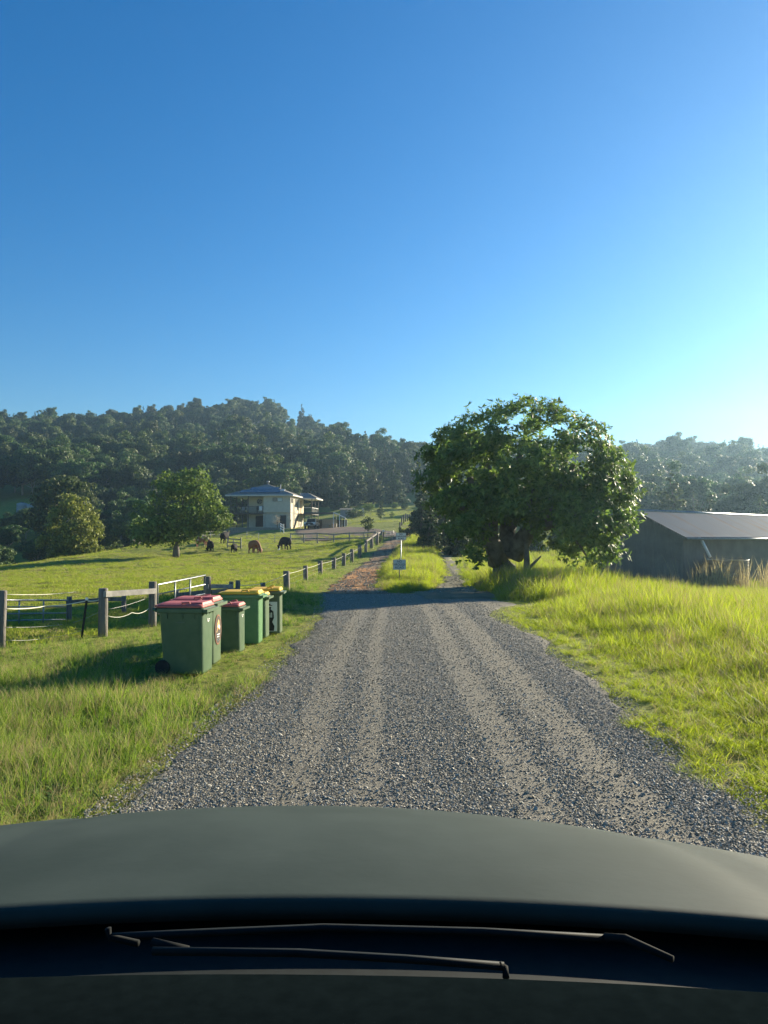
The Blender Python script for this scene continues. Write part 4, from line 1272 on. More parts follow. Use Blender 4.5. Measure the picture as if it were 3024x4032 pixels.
cow('roan_cow', 'brown and white patched cow close to the paddock tree trunk', 795, 84, 1.25, -.35, HROAN, 3)
cow('black_cow', 'black cow grazing beside the patched brown and white cow', 829, 80, 1.2, 2.0, HBLACK, 4)
cow('black_cow', 'black cow standing behind the timber hurdle, seen from behind', 886, 88, 1.4, 1.35, HBLACK, 5, grazing=False)
cow('black_calf', 'small black calf in front of the timber hurdle', 923, 79, 1.0, 1.45, HBLACK, 6, True, True)
# white egret
g = on_ground(1098, 77)
eg = empty('egret', g); tag(eg, 'small white egret standing in the grass between the cows', 'bird')
mb = MB()
mb.tube([(-.16, 0, .20), (-.06, 0, .24), (.05, 0, .30), (.10, 0, .36), (.11, 0, .46), (.10, 0, .54), (.15, 0, .57), (.19, 0, .565)], [.01, .06, .065, .04, .022, .02, .03, .012], 8)
mb.build('body', M('white_feather', (.75, .74, .7), (.8, .8, .76)), eg, True)
mb = MB()
for sy in (-1, 1): mb.tube([(.0, sy * .025, .22), (.01, sy * .025, .1), (.0, sy * .025, -.01)], .008, 5)
mb.build('legs', BLACKP, eg)
mb = MB(); mb.tube([(.185, 0, .565), (.25, 0, .55)], [.012, .003], 6); mb.build('beak', YEL, eg)
eg.rotation_euler = (0, 0, .9)
# ------------------------------------------------------------------ house on the rise
SIDING = M('cream_weatherboard', (.50, .46, .36), (.56, .52, .41), rough=.7, nscale=2)
WALLC = M('cream_render', (.58, .50, .34), (.64, .56, .39), rough=.8, nscale=1.5)
BLOCK = M('blockwork', (.40, .38, .31), (.48, .45, .37), rough=.85, nscale=2)
ROOFM = M('blue_grey_sheet_roof', (.22, .21, .19), (.27, .26, .235), rough=.8, nscale=.6, spec=.05, wave=('X', 4.5, .5))
FASC = M('pale_fascia', (.52, .50, .45), (.58, .56, .5), rough=.6)
DARKT = M('dark_stained_timber', (.06, .05, .045), (.10, .085, .07), rough=.7, nscale=4)
DARKV = M('painted_interior_shade', (.02, .02, .022), (.03, .03, .032), rough=.8)
GLASS = M('window_glass', (.03, .035, .04), (.05, .06, .065), rough=.08, spec=.6, nscale=1)
CURT = M('pale_blind', (.45, .50, .48), (.52, .57, .55), rough=.3, spec=.5)
SOLAR = M('solar_glass', (.015, .02, .035), (.02, .028, .045), rough=.15, spec=.6)
hb = P(1143, 2078, 121.0)
hz = gz(hb.x, hb.y)
house = empty('house', (hb.x, hb.y, hb.z), math.radians(-6))
tag(house, 'two-storey cream house with hipped grey roof and verandah', 'house')
def hbox(name, lo, hi, mat, par=None, bevel=0):
    mb = MB(); mb.box(lo, hi); return mb.build(name, mat, par or house, bevel=bevel)
# lower storey
hbox('lower_wall', (-4.3, .25, -1.5), (-.05, 10, 2.42), BLOCK)
hbox('lower_wall', (-7.7, 2.6, -1.5), (-4.303, 9.9, 2.42), BLOCK)
hbox('opening_shade_panel', (-1.75, .20, 0), (-.73, .26, 1.97), DARKV)  # dark panels on solid walls; the shade inside the openings is painted
hbox('opening_shade_panel', (-6.3, 2.55, .2), (-4.5, 2.62, 2.0), DARKV)
# upper storey
hbox('upper_wall', (-4.23, .0, 2.42), (0, 10.0, 5.15), WALLC)
hbox('upper_wall', (-7.66, 2.6, 2.42), (-4.233, 9.9, 5.15), SIDING)
mb = MB()
nb = 16
for k in range(nb):
    z0 = 2.43 + k * 2.7 / nb; z1 = z0 + 2.7 / nb + .012
    mb.add([(-4.26, -.045, z0), (.02, -.045, z0), (.02, -.018, z1), (-4.26, -.018, z1), (-4.26, -.003, z0), (.02, -.003, z0)], [(0, 1, 2, 3), (4, 5, 1, 0)])
mb.build('weatherboards', SIDING, house)
def window(x0, x1, z0, z1, y, light_half=None, side=False):
    mb = MB()
    t_ = .06
    if side:   # in the side wall x = 0
        fr = [((-.01, x0, z0), (.05, x1, z0 + t_)), ((-.01, x0, z1 - t_), (.05, x1, z1)), ((-.01, x0, z0 + t_), (.05, x0 + t_, z1 - t_)), ((-.01, x1 - t_, z0 + t_), (.05, x1, z1 - t_))]
        gl = ((.0, x0 + t_, z0 + t_), (.02, x1 - t_, z1 - t_))
    else:
        fr = [((x0, y - .05, z0), (x1, y, z0 + t_)), ((x0, y - .05, z1 - t_), (x1, y, z1)), ((x0, y - .05, z0 + t_), (x0 + t_, y, z1 - t_)), ((x1 - t_, y - .05, z0 + t_), (x1, y, z1 - t_)),
              (((x0 + x1) / 2 - .03, y - .05, z0 + t_), ((x0 + x1) / 2 + .03, y, z1 - t_))]
        gl = ((x0 + t_, y - .02, z0 + t_), (x1 - t_, y + .003, z1 - t_))
    for lo, hi in fr: mb.box(lo, hi)
    f = mb.build('window', M('grey_window_frame', (.22, .23, .22), (.28, .29, .28), rough=.5), house)
    if light_half:
        xm = (x0 + x1) / 2
        hbox('pane', (x0 + t_, y - .02, z0 + t_), (xm - .03, y + .003, z1 - t_), GLASS, f); hbox('pane', (xm + .03, y - .022, z0 + t_), (x1 - t_, y + .003, z1 - t_), CURT, f)
    else:
        hbox('pane', *gl, GLASS, f)
window(-2.85, -1.25, 4.15, 4.75, -.04, True)
for y0, y1, z0, z1 in ((.5, 1.5, 3.9, 4.75), (3.4, 4.4, 3.6, 4.75), (4.8, 5.6, 2.9, 4.75)):
    window(y0, y1, z0, z1, 0, side=True)
hbox('door', (.0, 7.2, 2.5), (.045, 8.2, 4.6), M('door_tan', (.35, .25, .15), (.4, .3, .19)), house)
for y0 in (1.9, 2.6, 6.2):
    hbox('downpipe', (.0, y0, .3), (.07, y0 + .09, 5.0), FASC)
hbox('lower_wall', (-.048, .3, -1.5), (-.0, 6, 2.30), WALLC)
for k, cxl in ((0, -.03),):
    hbox('corner_post', (-.04, -.06, -1.2), (.06, .0, 5.1), FASC)
# verandah
hbox('verandah_floor', (-10.1, .0, 2.22), (-4.24, 2.59, 2.42), DARKT)
hbox('verandah_floor', (-10.1, 2.6, 2.22), (-7.67, 9.6, 2.42), DARKT)
for x in (-9.65, -6.82, -4.28):
    hbox('verandah_post', (x - .06, .02, -1.5), (x + .06, .14, 5.15), FASC if x == -4.28 else DARKT)
for y in (3.2, 6.4, 9.4):
    hbox('verandah_post', (-9.71, y, -1.5), (-9.59, y + .12, 5.15), DARKT)
bl_ = MB()
hbox('handrail', (-9.6, .05, 3.36), (-4.34, .11, 3.44), DARKT)
for k in range(35):
    x = -9.55 + k * .15
    bl_.box((x, .065, 2.42), (x + .022, .095, 3.36))
bl_.build('balusters', DARKT, house)
# things hung and kept on the verandah
rg = empty('wall_roundel'); rg.parent = house
bpy.data.objects.remove(rg)
mb = MB(); n = 26
mb.add([(-5.68 + .44 * math.cos(6.283 * k / n), 2.55, 4.28 + .44 * math.sin(6.283 * k / n)) for k in range(n)] + [(-5.68 + .44 * math.cos(6.283 * k / n), 2.60, 4.28 + .44 * math.sin(6.283 * k / n)) for k in range(n)],
       [tuple(range(n))[::-1]] + [(k, (k + 1) % n, n + (k + 1) % n, n + k) for k in range(n)])
mb.build('round_ornament', M('dark_roundel', (.03, .035, .04), (.25, .27, .27), rough=.5, nscale=5, ramp=(.45, .55)), house)
# roof
def hip(name, x0, x1, y0, y1, ze, zr, xr0, xr1, yr0, yr1, par, mat):
    mb = MB()
    v = [(x0, y0, ze), (x1, y0, ze), (x1, y1, ze), (x0, y1, ze), (xr0, yr0, zr), (xr1, yr0, zr), (xr1, yr1, zr), (xr0, yr1, zr)]
    mb.add(v, [(0, 1, 5, 4), (1, 2, 6, 5), (2, 3, 7, 6), (3, 0, 4, 7), (4, 5, 6, 7)])
    r = mb.build(name, mat, par)
    fs = MB()
    t_ = .03
    fs.box((x0 - t_, y0 - t_, ze - .2), (x1 + t_, y0, ze)); fs.box((x0 - t_, y1, ze - .2), (x1 + t_, y1 + t_, ze))
    fs.box((x0 - t_, y0 + .001, ze - .2), (x0, y1 - .001, ze)); fs.box((x1, y0 + .001, ze - .2), (x1 + t_, y1 - .001, ze))
    fs.build('gutter', FASC, r)
    sf = MB(); sf.box((x0 + .002, y0 + .002, ze - .12), (x1 - .002, y1 - .002, ze - .08)); sf.build('soffit', WPAINT, r)
    cp = MB()
    for a_, b_ in ((0, 4), (1, 5), (2, 6), (3, 7), (4, 7)):
        cp.tube([v[a_], v[b_]], .07, 6)
    cp.build('ridge_capping', FASC if False else ROOFM, r)
    return r
roof = hip('roof', -10.38, .54, -.6, 10.6, 5.20, 7.2, -4.95, -4.9, 4.6, 5.4, house, ROOFM)
roof2 = hip('roof', .575, 2.9, 6.4, 12.2, 5.0, 5.95, -.4, 1.0, 8.8, 9.6, house, ROOFM)
sl = math.atan((7.2 - 5.2) / 5.2)
for row, (xa, n, s0) in enumerate(((-8.3, 7, .9), (-7.0, 5, 2.35))):
    for k in range(n):
        x = xa + k * .93
        mb = MB()
        mt = Matrix.Translation((x, -.6, 5.2)) @ Matrix.Rotation(sl, 4, 'X')
        mb.box((0, s0, .05), (.90, s0 + 1.35, .10), mat=mt); mb.build('solar_panel', SOLAR, roof)
mt = Matrix.Translation((-1.9, -.6, 5.2)) @ Matrix.Rotation(sl, 4, 'X')
mb = MB(); mb.box((0, 1.6, .05), (.7, 2.5, .12), mat=mt); mb.build('skylight', FASC, roof)
mb = MB(); mb.lathe([(.0, 6.9), (.17, 6.9), (.17, 7.55), (.24, 7.56), (.26, 7.72), (.20, 7.78), (.0, 7.80)], 14, (-4.92, 5.0, 0)); mb.build('flue', GALV, roof, True)
mb = MB(); mb.tube([(-2.2, 2.6, 6.0), (-2.2, 2.6, 7.0)], .05, 8); mb.build('vent_pipe', WPAINT, roof, True)
# side deck, stairs
hbox('side_deck', (.052, 5.8, 2.25), (2.3, 11.5, 2.42), DARKT)
for x, y in ((2.2, 5.9), (2.2, 8.6), (2.2, 11.4)):
    hbox('deck_post', (x, y, -1.5), (x + .1, y + .1, 4.9), DARKT)
hbox('deck_rail', (2.21, 6.0, 3.35), (2.29, 11.4, 3.42), WPAINT)
hbox('deck_rail', (.9, 5.82, 3.35), (2.2, 5.88, 3.42), WPAINT)
mb = MB()
for k in range(10): mb.box((2.24, 6.2 + k * .5, 2.42), (2.27, 6.23 + k * .5, 3.35))
mb.build('balusters', WPAINT, house)
for k in range(11):
    z = 2.3 - k * .215; y = 5.7 - k * .29
    hbox('stair_tread', (.15, y - .27, z - .05), (1.0, y, z), DARKT)
for x in (.08, 1.01):
    mb = MB(); mb.bar((x + .02, 5.75, 2.2), (x + .02, 2.4, -.1), .05, .25); mb.build('stair_stringer', DARKT, house)
# garden wall in front of the house
gwo = on_ground(960, 116)
gw = empty('garden_wall', gwo); tag(gw, 'low grey sleeper retaining wall below the verandah', 'wall')
SLEEP = M('grey_sleeper', (.17, .165, .14), (.25, .24, .2), nscale=3, bump=.4)
for k in range(5):
    for r_w in range(4):
        mb = MB(); x0 = -2.6 + k * 1.7
        mb.box((x0 + .01, 0, -.4 + r_w * .28), (x0 + 1.68, .18, -.13 + r_w * .28)); mb.build('sleeper', SLEEP, gw, bevel=.01)
def towel_thing():
    o = MB(); pts = []
    for i in range(7):
        for j in range(5):
            pts.append((i * .09, -.04 + .03 * math.sin(i * 1.7 + j * .4), -j * .2 - (.06 if i % 2 else 0) + (.15 * i / 6 if j == 4 else 0)))
    fs = [(j + i * 5, j + 1 + i * 5, j + 6 + i * 5, j + 5 + i * 5) for i in range(6) for j in range(4)]
    o.add(pts, fs)
    m_ = Matrix.Translation(house.location) @ Matrix.Rotation(math.radians(-6), 4, 'Z')
    ob = o.build('towel', M('white_cloth', (.6, .63, .62), (.7, .72, .71)), None, True)
    ob.location = m_ @ Vector((-5.05, .03, 3.44)); ob.rotation_euler = (0, 0, math.radians(-6))
    sm = ob.modifiers.new('thick', 'SOLIDIFY'); sm.thickness = .012
    tag(ob, 'white towel hung over the verandah rail', 'towel')
towel_thing()
m_ = Matrix.Translation(house.location) @ Matrix.Rotation(math.radians(-6), 4, 'Z')
bq = empty('barbecue', m_ @ Vector((-5.1, .7, 2.42)), math.radians(-6)); tag(bq, 'black hooded barbecue behind the verandah rail', 'barbecue')
mb = MB(); mb.box((-.5, -.25, .45), (.5, .25, .75)); mb.build('body', BLACKP, bq, bevel=.02)
mb = MB(); loft(mb, [rrect(.5, .25, .05, .755), rrect(.5, .25, .08, .95), rrect(.42, .15, .08, 1.08)]); mb.build('hood', BLACKP, bq)
for sx in (-1, 1):
    for sy in (-1, 1):
        mb = MB(); mb.tube([(sx * .42, sy * .2, 0), (sx * .42, sy * .2, .46)], .025, 6); mb.build('leg', BLACKP, bq)
for i, (x, lb) in enumerate(((-8.0, 'pale slatted chair on the verandah near its outer post'), (-7.1, 'patterned chair on the verandah beside the inner post'))):
    ch = empty('verandah_chair', m_ @ Vector((x, .9, 2.42)), math.radians(-20 + 30 * i)); tag(ch, lb, 'chair', 'verandah chairs')
    CHM = M('pale_chair', (.35, .35, .33), (.5, .5, .47), nscale=9)
    mb = MB(); mb.box((-.28, -.28, .40), (.28, .28, .45)); mb.build('seat', CHM, ch)
    mb = MB()
    for k in range(5): mb.box((-.27 + k * .115, .24, .455), (-.19 + k * .115, .28, .95))
    mb.build('backrest', CHM, ch)
    for sx in (-1, 1):
        for sy in (-1, 1):
            mb = MB(); mb.box((sx * .25 - .02, sy * .25 - .02, 0), (sx * .25 + .02, sy * .25 + .02, .398)); mb.build('leg', CHM, ch)

# carport
co = on_ground(1200, 117.0)
cq = 117.0 / FPX
cp_ = empty('carport', co); tag(cp_, 'open carport with flat dark roof and sloping side bay beside the house', 'carport')
CZ = lambda v: P(1200, v, 117).z - co.z
zt_ = CZ(2018); zl_ = CZ(2040)
x1_, x2_ = 113 * cq, 159 * cq
mb = MB(); mb.box((-.2, 0, zt_ - .06), (x1_, 7, zt_ + .05)); mb.build('roof', ROOFM, cp_)
mb = MB(); mb.add([(x1_, 0, zt_), (x2_, 0, zl_), (x2_, 7, zl_), (x1_, 7, zt_), (x1_, 0, zt_ - .06), (x2_, 0, zl_ - .06), (x2_, 7, zl_ - .06), (x1_, 7, zt_ - .06)],
                  [(0, 1, 2, 3), (7, 6, 5, 4), (0, 4, 5, 1), (1, 5, 6, 2), (2, 6, 7, 3), (3, 7, 4, 0)]); mb.build('side_roof', ROOFM, cp_)
mb = MB(); mb.bar((x1_, -.05, zt_ + .03), (x2_ + .1, -.05, zl_ + .03), .06, .14); mb.build('barge_board', WPAINT, cp_)
mb = MB(); mb.box((-.2, -.08, zt_ - .24), (x1_ - .05, -.02, zt_ + .02)); mb.build('fascia', DARKT, cp_)
for x, top_ in ((.0, zt_), (x1_, zt_), (137 * cq, (zt_ + zl_) / 2), (x2_ - .05, zl_)):
    for y in (.0, 6.8):
        mb = MB(); mb.box((x - .05, y, -1.2), (x + .05, y + .1, top_ - .07)); mb.build('post', WPAINT if x > 1 else DARKT, cp_)
mb = MB(); mb.box((-.15, 6.92, -1.0), (x2_, 6.98, zl_ - .1)); mb.build('rear_wall', DARKT, cp_)
# utility vehicle parked under it
uo = on_ground(1228, 118.5)
ute = empty('parked_ute', uo, math.radians(-4)); tag(ute, 'white four-wheel-drive ute parked nose out in the carport', 'ute')
UW = M('white_car_paint', (.66, .66, .63), (.72, .72, .69), rough=.3, spec=.5)
mb = MB(); loft(mb, [rrect(.84, 2.3, .1, .48), rrect(.87, 2.35, .12, .75), rrect(.85, 2.33, .12, 1.02)]); mb.build('body', UW, ute, bevel=.02)
mb = MB(); loft(mb, [[(sx * .76, y, z) for sx, y, z in ((1, 1.9, 1.0), (-1, 1.9, 1.0), (-1, -.95, 1.0), (1, -.95, 1.0))], [(sx * .64, y, 1.62) for sx, y in ((1, 1.7), (-1, 1.7), (-1, -.35), (1, -.35))]]); mb.build('cabin', UW, ute, bevel=.03)
mb = MB(); mb.add([(-.66, -.93, 1.05), (.66, -.93, 1.05), (.57, -.40, 1.57), (-.57, -.40, 1.57)], [(0, 1, 2, 3)]); o_ = mb.build('windscreen', GLASS, ute); o_.location = (0, -.02, .01)
mb = MB(); mb.box((-.55, -2.36, .66), (.55, -2.32, .92)); mb.build('grille', BLACKP, ute)
mb = MB(); mb.tube([(-.85, -2.3, .55), (-.8, -2.5, .62), (.8, -2.5, .62), (.85, -2.3, .55)], .06, 8); mb.tube([(-.35, -2.5, .62), (-.3, -2.5, 1.0), (.3, -2.5, 1.0), (.35, -2.5, .62)], .04, 8); mb.build('bull_bar', BLACKP, ute, True)
for sx in (-1, 1):
    mb = MB(); mb.tube([(sx * .66, -2.33, .82), (sx * .66, -2.375, .82)], .09, 12); mb.build('headlight', M('lamp_lens', (.6, .6, .58), (.7, .7, .68), rough=.1), ute)
    for y in (-1.45, 1.45):
        mb = MB(); mb.tube([(sx * .68, y, .36), (sx * .885, y, .36)], .37, 18); wh = mb.build('wheel', TYRE, ute, bevel=.02)
        mb = MB(); mb.tube([(sx * .80, y, .36), (sx * .893, y, .36)], .2, 14); mb.build('rim', GALV, wh)
    mb = MB(); mb.box((sx * .95 - .1, -.85, 1.1), (sx * .95 + .1, -.78, 1.28)); mb.build('mirror', BLACKP, ute)
mb = MB(); mb.box((-.18, -2.575, .60), (.18, -2.565, .69)); mb.build('number_plate', WHITE, ute)
# stored things in the carport
fo = on_ground(1318, 121); fr = empty('storage_cabinet', fo); tag(fr, 'pale storage cabinet in the carport next to its side bay', 'cabinet')
mb = MB(); mb.box((-2.0, 0, -.2), (.3, .8, 1.35)); mb.build('body', M('pale_cabinet', (.45, .43, .38), (.52, .5, .44)), fr, bevel=.02)
for x in (-1.95, -.80):
    mb = MB(); mb.box((x, -.03, .05), (x + 1.05, -.005, .6)); mb.build('door', M('cabinet_door', (.38, .36, .31), (.45, .42, .37)), fr)
for i, (u, d, lb) in enumerate(((1302, 118, 'tan cardboard box left of the other one by the carport post'), (1312, 117.6, 'tan cardboard box stacked against the carport post'))):
    bo = on_ground(u, d); bx = empty('cardboard_box', bo, .1 * i); tag(bx, lb, 'box', 'cardboard boxes in the carport')
    CB = M('cardboard', (.38, .25, .12), (.45, .31, .16), nscale=3)
    mb = MB(); mb.box((-.3, -.3, 0), (.3, .3, .5 + .18 * i)); mb.build('body', CB, bx)
    for sx in (-1, 1):
        mb = MB(); z = .503 + .18 * i; mb.add([(sx * .3, -.3, z), (sx * .3, .3, z), (sx * .02, .3, z + .03), (sx * .02, -.3, z + .03)], [(0, 1, 2, 3)]); mb.build('flap', CB, bx)
# grey hut behind
ko = on_ground(1361, 150)
hut = empty('garden_hut', ko); tag(hut, 'small grey hut with pale corner posts uphill from the carport', 'hut')
HUTM = M('grey_hut_sheet', (.20, .22, .22), (.27, .29, .29), rough=.6, wave=('X', 5, .5))
mb = MB(); mb.box((-1.05, 0, -.6), (1.1, 3, 1.45)); mb.build('wall', HUTM, hut)
mb = MB(); mb.add([(-1.2, -.2, 1.46), (1.25, -.2, 1.46), (1.25, 3.2, 1.75), (-1.2, 3.2, 1.75), (-1.2, -.2, 1.52), (1.25, -.2, 1.52), (1.25, 3.2, 1.81), (-1.2, 3.2, 1.81)], [(3, 2, 1, 0), (4, 5, 6, 7), (0, 1, 5, 4), (1, 2, 6, 5), (2, 3, 7, 6), (3, 0, 4, 7)]); mb.build('roof', ROOFM, hut)
for x in (1.6, 3.2, 3.45):
    mb = MB(); mb.box((x, 0, -.6), (x + .14, .14, 1.75)); mb.build('post', FASC, hut)
mb = MB(); mb.box((1.12, 1.5, -.5), (3.5, 1.56, 1.2)); mb.build('screen', BARK_DARK, hut)
# water tanks in the valley clearing
for i, (u, ww, lb) in enumerate(((87, 40, 'pale water tank at the forest foot, the one nearer the picture edge'), (127, 42, 'pale water tank at the forest foot beside another tank'))):
    d = 163; tp = P(u, 1990, d); tp.z = gz(tp.x, d)
    tk = empty('water_tank', (tp.x, tp.y, tp.z)); tag(tk, lb, 'water tank', 'valley water tanks')
    R_ = ww * d / FPX / 2; H_ = 27 * d / FPX
    mb = MB(); mb.lathe([(0, -.8), (R_ * 1.02, -.8), (R_ * 1.02, .0), (R_, .0), (R_, H_ * .33), (R_ * 1.02, H_ * .35), (R_, H_ * .38), (R_, H_ * .66), (R_ * 1.02, H_ * .68), (R_, H_ * .7), (R_, H_), (R_ * .4, H_ * 1.12), (0, H_ * 1.14)], 22)
    mb.build('shell', M('pale_tank', (.24, .28, .28), (.32, .36, .36), rough=.6), tk, True)
    mb = MB(); mb.lathe([(0, H_ * 1.13), (.3, H_ * 1.13), (.3, H_ * 1.22), (0, H_ * 1.23)], 12); mb.build('lid', BLACKP, tk)

# ------------------------------------------------------------------ tin shed on the right
SHW = M('dull_tin_wall', (.12, .12, .105), (.165, .16, .14), rough=.7, nscale=1.2, metal=.2)
SHR = M('weathered_tin_roof', (.21, .22, .215), (.25, .15, .09), rough=.65, nscale=.5, spec=.2, ramp=(.52, .8), stretch=(2.2, .35, .35))
sdir = Vector((.76, .65, 0)); sacr = Vector((.65, -.76, 0))
sg = -1.25
apex = P(2515, 2015, 42)
sh0 = Vector((apex.x, apex.y, sg))
shed = empty('tin_shed', sh0, math.atan2(sdir.y, sdir.x))     # local +x along the ridge, -y to the camera side
tag(shed, 'long corrugated tin shed with rusty gabled roof at the field edge', 'shed')
RH = apex.z - sg; EH = 1.85 - sg; HW = 2.55; LEN = 17.0
def corr(name, x0, y0, z0, x1, y1, z1, along, n, amp, mat, top=None):
    """corrugated sheet between two opposite edges"""
    mb = MB(); vs = []; fs = []
    for k in range(n + 1):
        f = k / n
        off = amp * math.sin(k * math.pi / 2 * 2.0) if False else amp * (1 if k % 4 in (1, 2) else -1)
        vs.append((f, off))
    return vs
def corr_wall(name, p0, p1, hfun, n, amp, mat, nrm):
    mb = MB(); p0 = Vector(p0); p1 = Vector(p1); nrm = Vector(nrm)
    vs = []
    for k in range(n + 1):
        f = k / n
        q = p0.lerp(p1, f) + nrm * amp * math.sin(k * math.pi / 2)
        vs += [tuple(q), (q.x, q.y, q.z + hfun(f))]
    fs = [(2 * k, 2 * k + 2, 2 * k + 3, 2 * k + 1) for k in range(n)]
    mb.add(vs, fs)
    return mb.build(name, mat, shed, True)
gab = lambda f: EH + (RH - EH) * (1 - abs(2 * f - 1)) + .4
corr_wall('wall_sheet', (0, HW, -.4), (0, -HW, -.4), gab, 4 * 34, .012, SHW, (-1, 0, 0))
corr_wall('wall_sheet', (LEN, HW, -.4), (LEN, -HW, -.4), gab, 4 * 34, .012, SHW, (1, 0, 0))
corr_wall('wall_sheet', (.02, -HW, -.4), (LEN - .02, -HW, -.4), lambda f: EH + .38, 4 * 110, .012, SHW, (0, -1, 0))
corr_wall('wall_sheet', (.02, HW, -.4), (LEN - .02, HW, -.4), lambda f: EH + .38, 4 * 110, .012, SHW, (0, 1, 0))
slope = (RH - EH) / HW
for sy in (-1, 1):
    nsh = 14; wsh = (LEN + .7) / nsh
    for s_ in range(nsh):
        mb = MB(); vs = []; nn = 4 * 8
        for k in range(nn + 1):
            x = -.35 + s_ * wsh + wsh * 1.02 * k / nn
            o_ = .014 * math.sin(k * math.pi / 2) + .02 + (.006 if s_ % 2 else 0)
            vs += [(x, 0, RH + .03 + o_), (x, sy * (HW + .35), RH + .03 + o_ - slope * (HW + .35))]
        mb.add(vs, [(2 * k, 2 * k + 2, 2 * k + 3, 2 * k + 1) if sy < 0 else (2 * k + 1, 2 * k + 3, 2 * k + 2, 2 * k) for k in range(nn)])
        mb.build('roof_sheet', SHR, shed, True)
mb = MB(); mb.tube([(-.36, 0, RH + .06), (LEN + .36, 0, RH + .06)], .09, 8); mb.build('ridge_cap', GALV, shed, True)
for sy in (-1, 1):
    ze = RH + .02 - slope * (HW + .38)
    mb = MB(); mb.tube([(-.3, sy * (HW + .40), ze - .03), (LEN + .3, sy * (HW + .40), ze - .06)], .06, 8); mb.build('gutter', GALV, shed, True)
    mb = MB(); mb.bar((-.33, sy * .03, RH - .02), (-.33, sy * (HW + .33), RH - .02 - slope * (HW + .33)), .04, .13); mb.build('barge_board', TIMBER, shed)
# corrugated tank by the wall with its pipe
tkp = P(2866, 2205, 40.5)
tank = empty('rusty_tank', (tkp.x, tkp.y, sg - .1)); tag(tank, 'rusty open-topped corrugated water tank against the tin shed', 'water tank')
RT = 1.0; HT = tkp.z - sg + .1
prof = []
nn = 44
for k in range(nn + 1):
    prof.append((RT + .012 * math.sin(k * math.pi / 2), HT * k / nn))
mb = MB(); mb.lathe(prof, 36); mb.build('shell', M('rusty_tank_sheet', (.20, .17, .13), (.30, .22, .14), rough=.6, nscale=2, metal=.2), tank, True)
mb = MB()
ring = [(RT * 1.01 * math.cos(6.283 * k / 36), RT * 1.01 * math.sin(6.283 * k / 36), HT + .02 * math.sin(k)) for k in range(37)]
mb.tube(ring, .03, 6); mb.build('rim', M('bent_rim', (.35, .30, .2), (.45, .38, .26), rough=.5, metal=.2), tank, True)
a_ = P(2760, 2122, 40.9); b_ = P(2796, 2193, 40.2)
pp = empty('downpipe', (b_.x, b_.y, b_.z)); tag(pp, 'white plastic pipe slanting from shed gutter down to the rusty tank', 'pipe')
mb = MB(); mb.tube([a_ - b_ + Vector((-.02, .35, .12)), a_ - b_, Vector((0, 0, 0))], .075, 10); mb.build('pipe', WPAINT, pp, True)
mb = MB(); mb.tube([a_ - b_ + Vector((0, 0, .03)), (a_ - b_) * .93], .09, 10); mb.build('pipe_collar', WPAINT, pp, True)

# ------------------------------------------------------------------ the car the view is taken from
PAINT = M('dark_olive_paint', (.031, .045, .039), (.043, .059, .052), rough=.7, nscale=3.5, spec=.10, bump=.02, bscale=60)
PLAST = M('black_cowl_plastic', (.009, .013, .0135), (.013, .018, .0185), rough=.7, nscale=40, spec=.15)
DASHM = M('black_dashboard', (.0030, .0052, .006), (.004, .0068, .0078), rough=1.0, nscale=60, spec=0)
WIPM = M('grey_wiper_metal', (.010, .012, .012), (.016, .018, .018), rough=.8, spec=.1, metal=.0)
XC = -.05
car = empty('car', (XC, 1.0, 0)); tag(car, 'dark olive car bonnet with black cowl and wipers, seen from the driving seat', 'car')
def hoodz(x, y):
    t_ = (y - 1.0)
    z = 1.270 - .05 * t_ - .165 * t_ * t_
    return z - .112 * x * x * min(1.0, .35 + t_ * .75) - .034 * x * min(1, .3 + t_)
mb = MB(); nx, ny = 48, 40
vs = []
for j in range(ny + 1):
    for i in range(nx + 1):
        x = -.95 + 1.9 * i / nx
        y0 = 1.03 - .09 * x * x + .01 * x
        y = y0 + (2.28 - .20 * x * x - y0) * j / ny
        e = abs(x) / .95
        crease = -.006 * math.exp(-((abs(x) - .62) / .03) ** 2)
        z = hoodz(x, y) + crease - (.10 * max(0, e - .86) / .14 * (e - .86) / .14 if e > .86 else 0)
        vs.append((x, y - 1.0, z))
fs = [(j * (nx + 1) + i, j * (nx + 1) + i + 1, (j + 1) * (nx + 1) + i + 1, (j + 1) * (nx + 1) + i) for j in range(ny) for i in range(nx)]
mb.add(vs, fs); hood = mb.build('bonnet', PAINT, car, True)
sm = hood.modifiers.new('thick', 'SOLIDIFY'); sm.thickness = .022; sm.offset = -1
# nose, fenders
mb = MB(); loft(mb, [rrect(.90, .12, .1, .36), rrect(.94, .16, .1, .52), rrect(.93, .13, .1, .72)])
o_ = mb.build('front_bumper', PAINT, car, True); o_.location = (0, 1.12, 0)
for sx in (-1, 1):
    mb = MB(); mb.add([(sx * .93, .0, 1.02), (sx * .955, .02, .62), (sx * .955, 1.05, .55), (sx * .93, 1.05, .76), (sx * .945, .55, .92)], [(0, 1, 2, 3, 4) if sx < 0 else (4, 3, 2, 1, 0)])
    mb.build('fender', PAINT, car)
    mb = MB(); mb.tube([(sx * .72, .55, .37), (sx * .95, .55, .37)], .37, 22); wh = mb.build('wheel', TYRE, car, bevel=.02)
    mb = MB(); mb.tube([(sx * .80, .55, .37), (sx * .955, .55, .37)], .21, 16); mb.build('rim', GALV, wh)
    mb = MB(); mb.tube([(sx * .62, 1.20, .64), (sx * .62, 1.29, .64)], .07, 16); mb.build('headlight', MATS['lamp_lens'], car)
    mb = MB(); mb.tube([(sx * .90, -.05, 1.18), (sx * .84, -.42, 1.55), (sx * .72, -.88, 1.96)], .05, 8); mb.build('unseen_windscreen_pillar', PAINT, car, True)  # out-of-view pillars, added with the roof to shade the dashboard
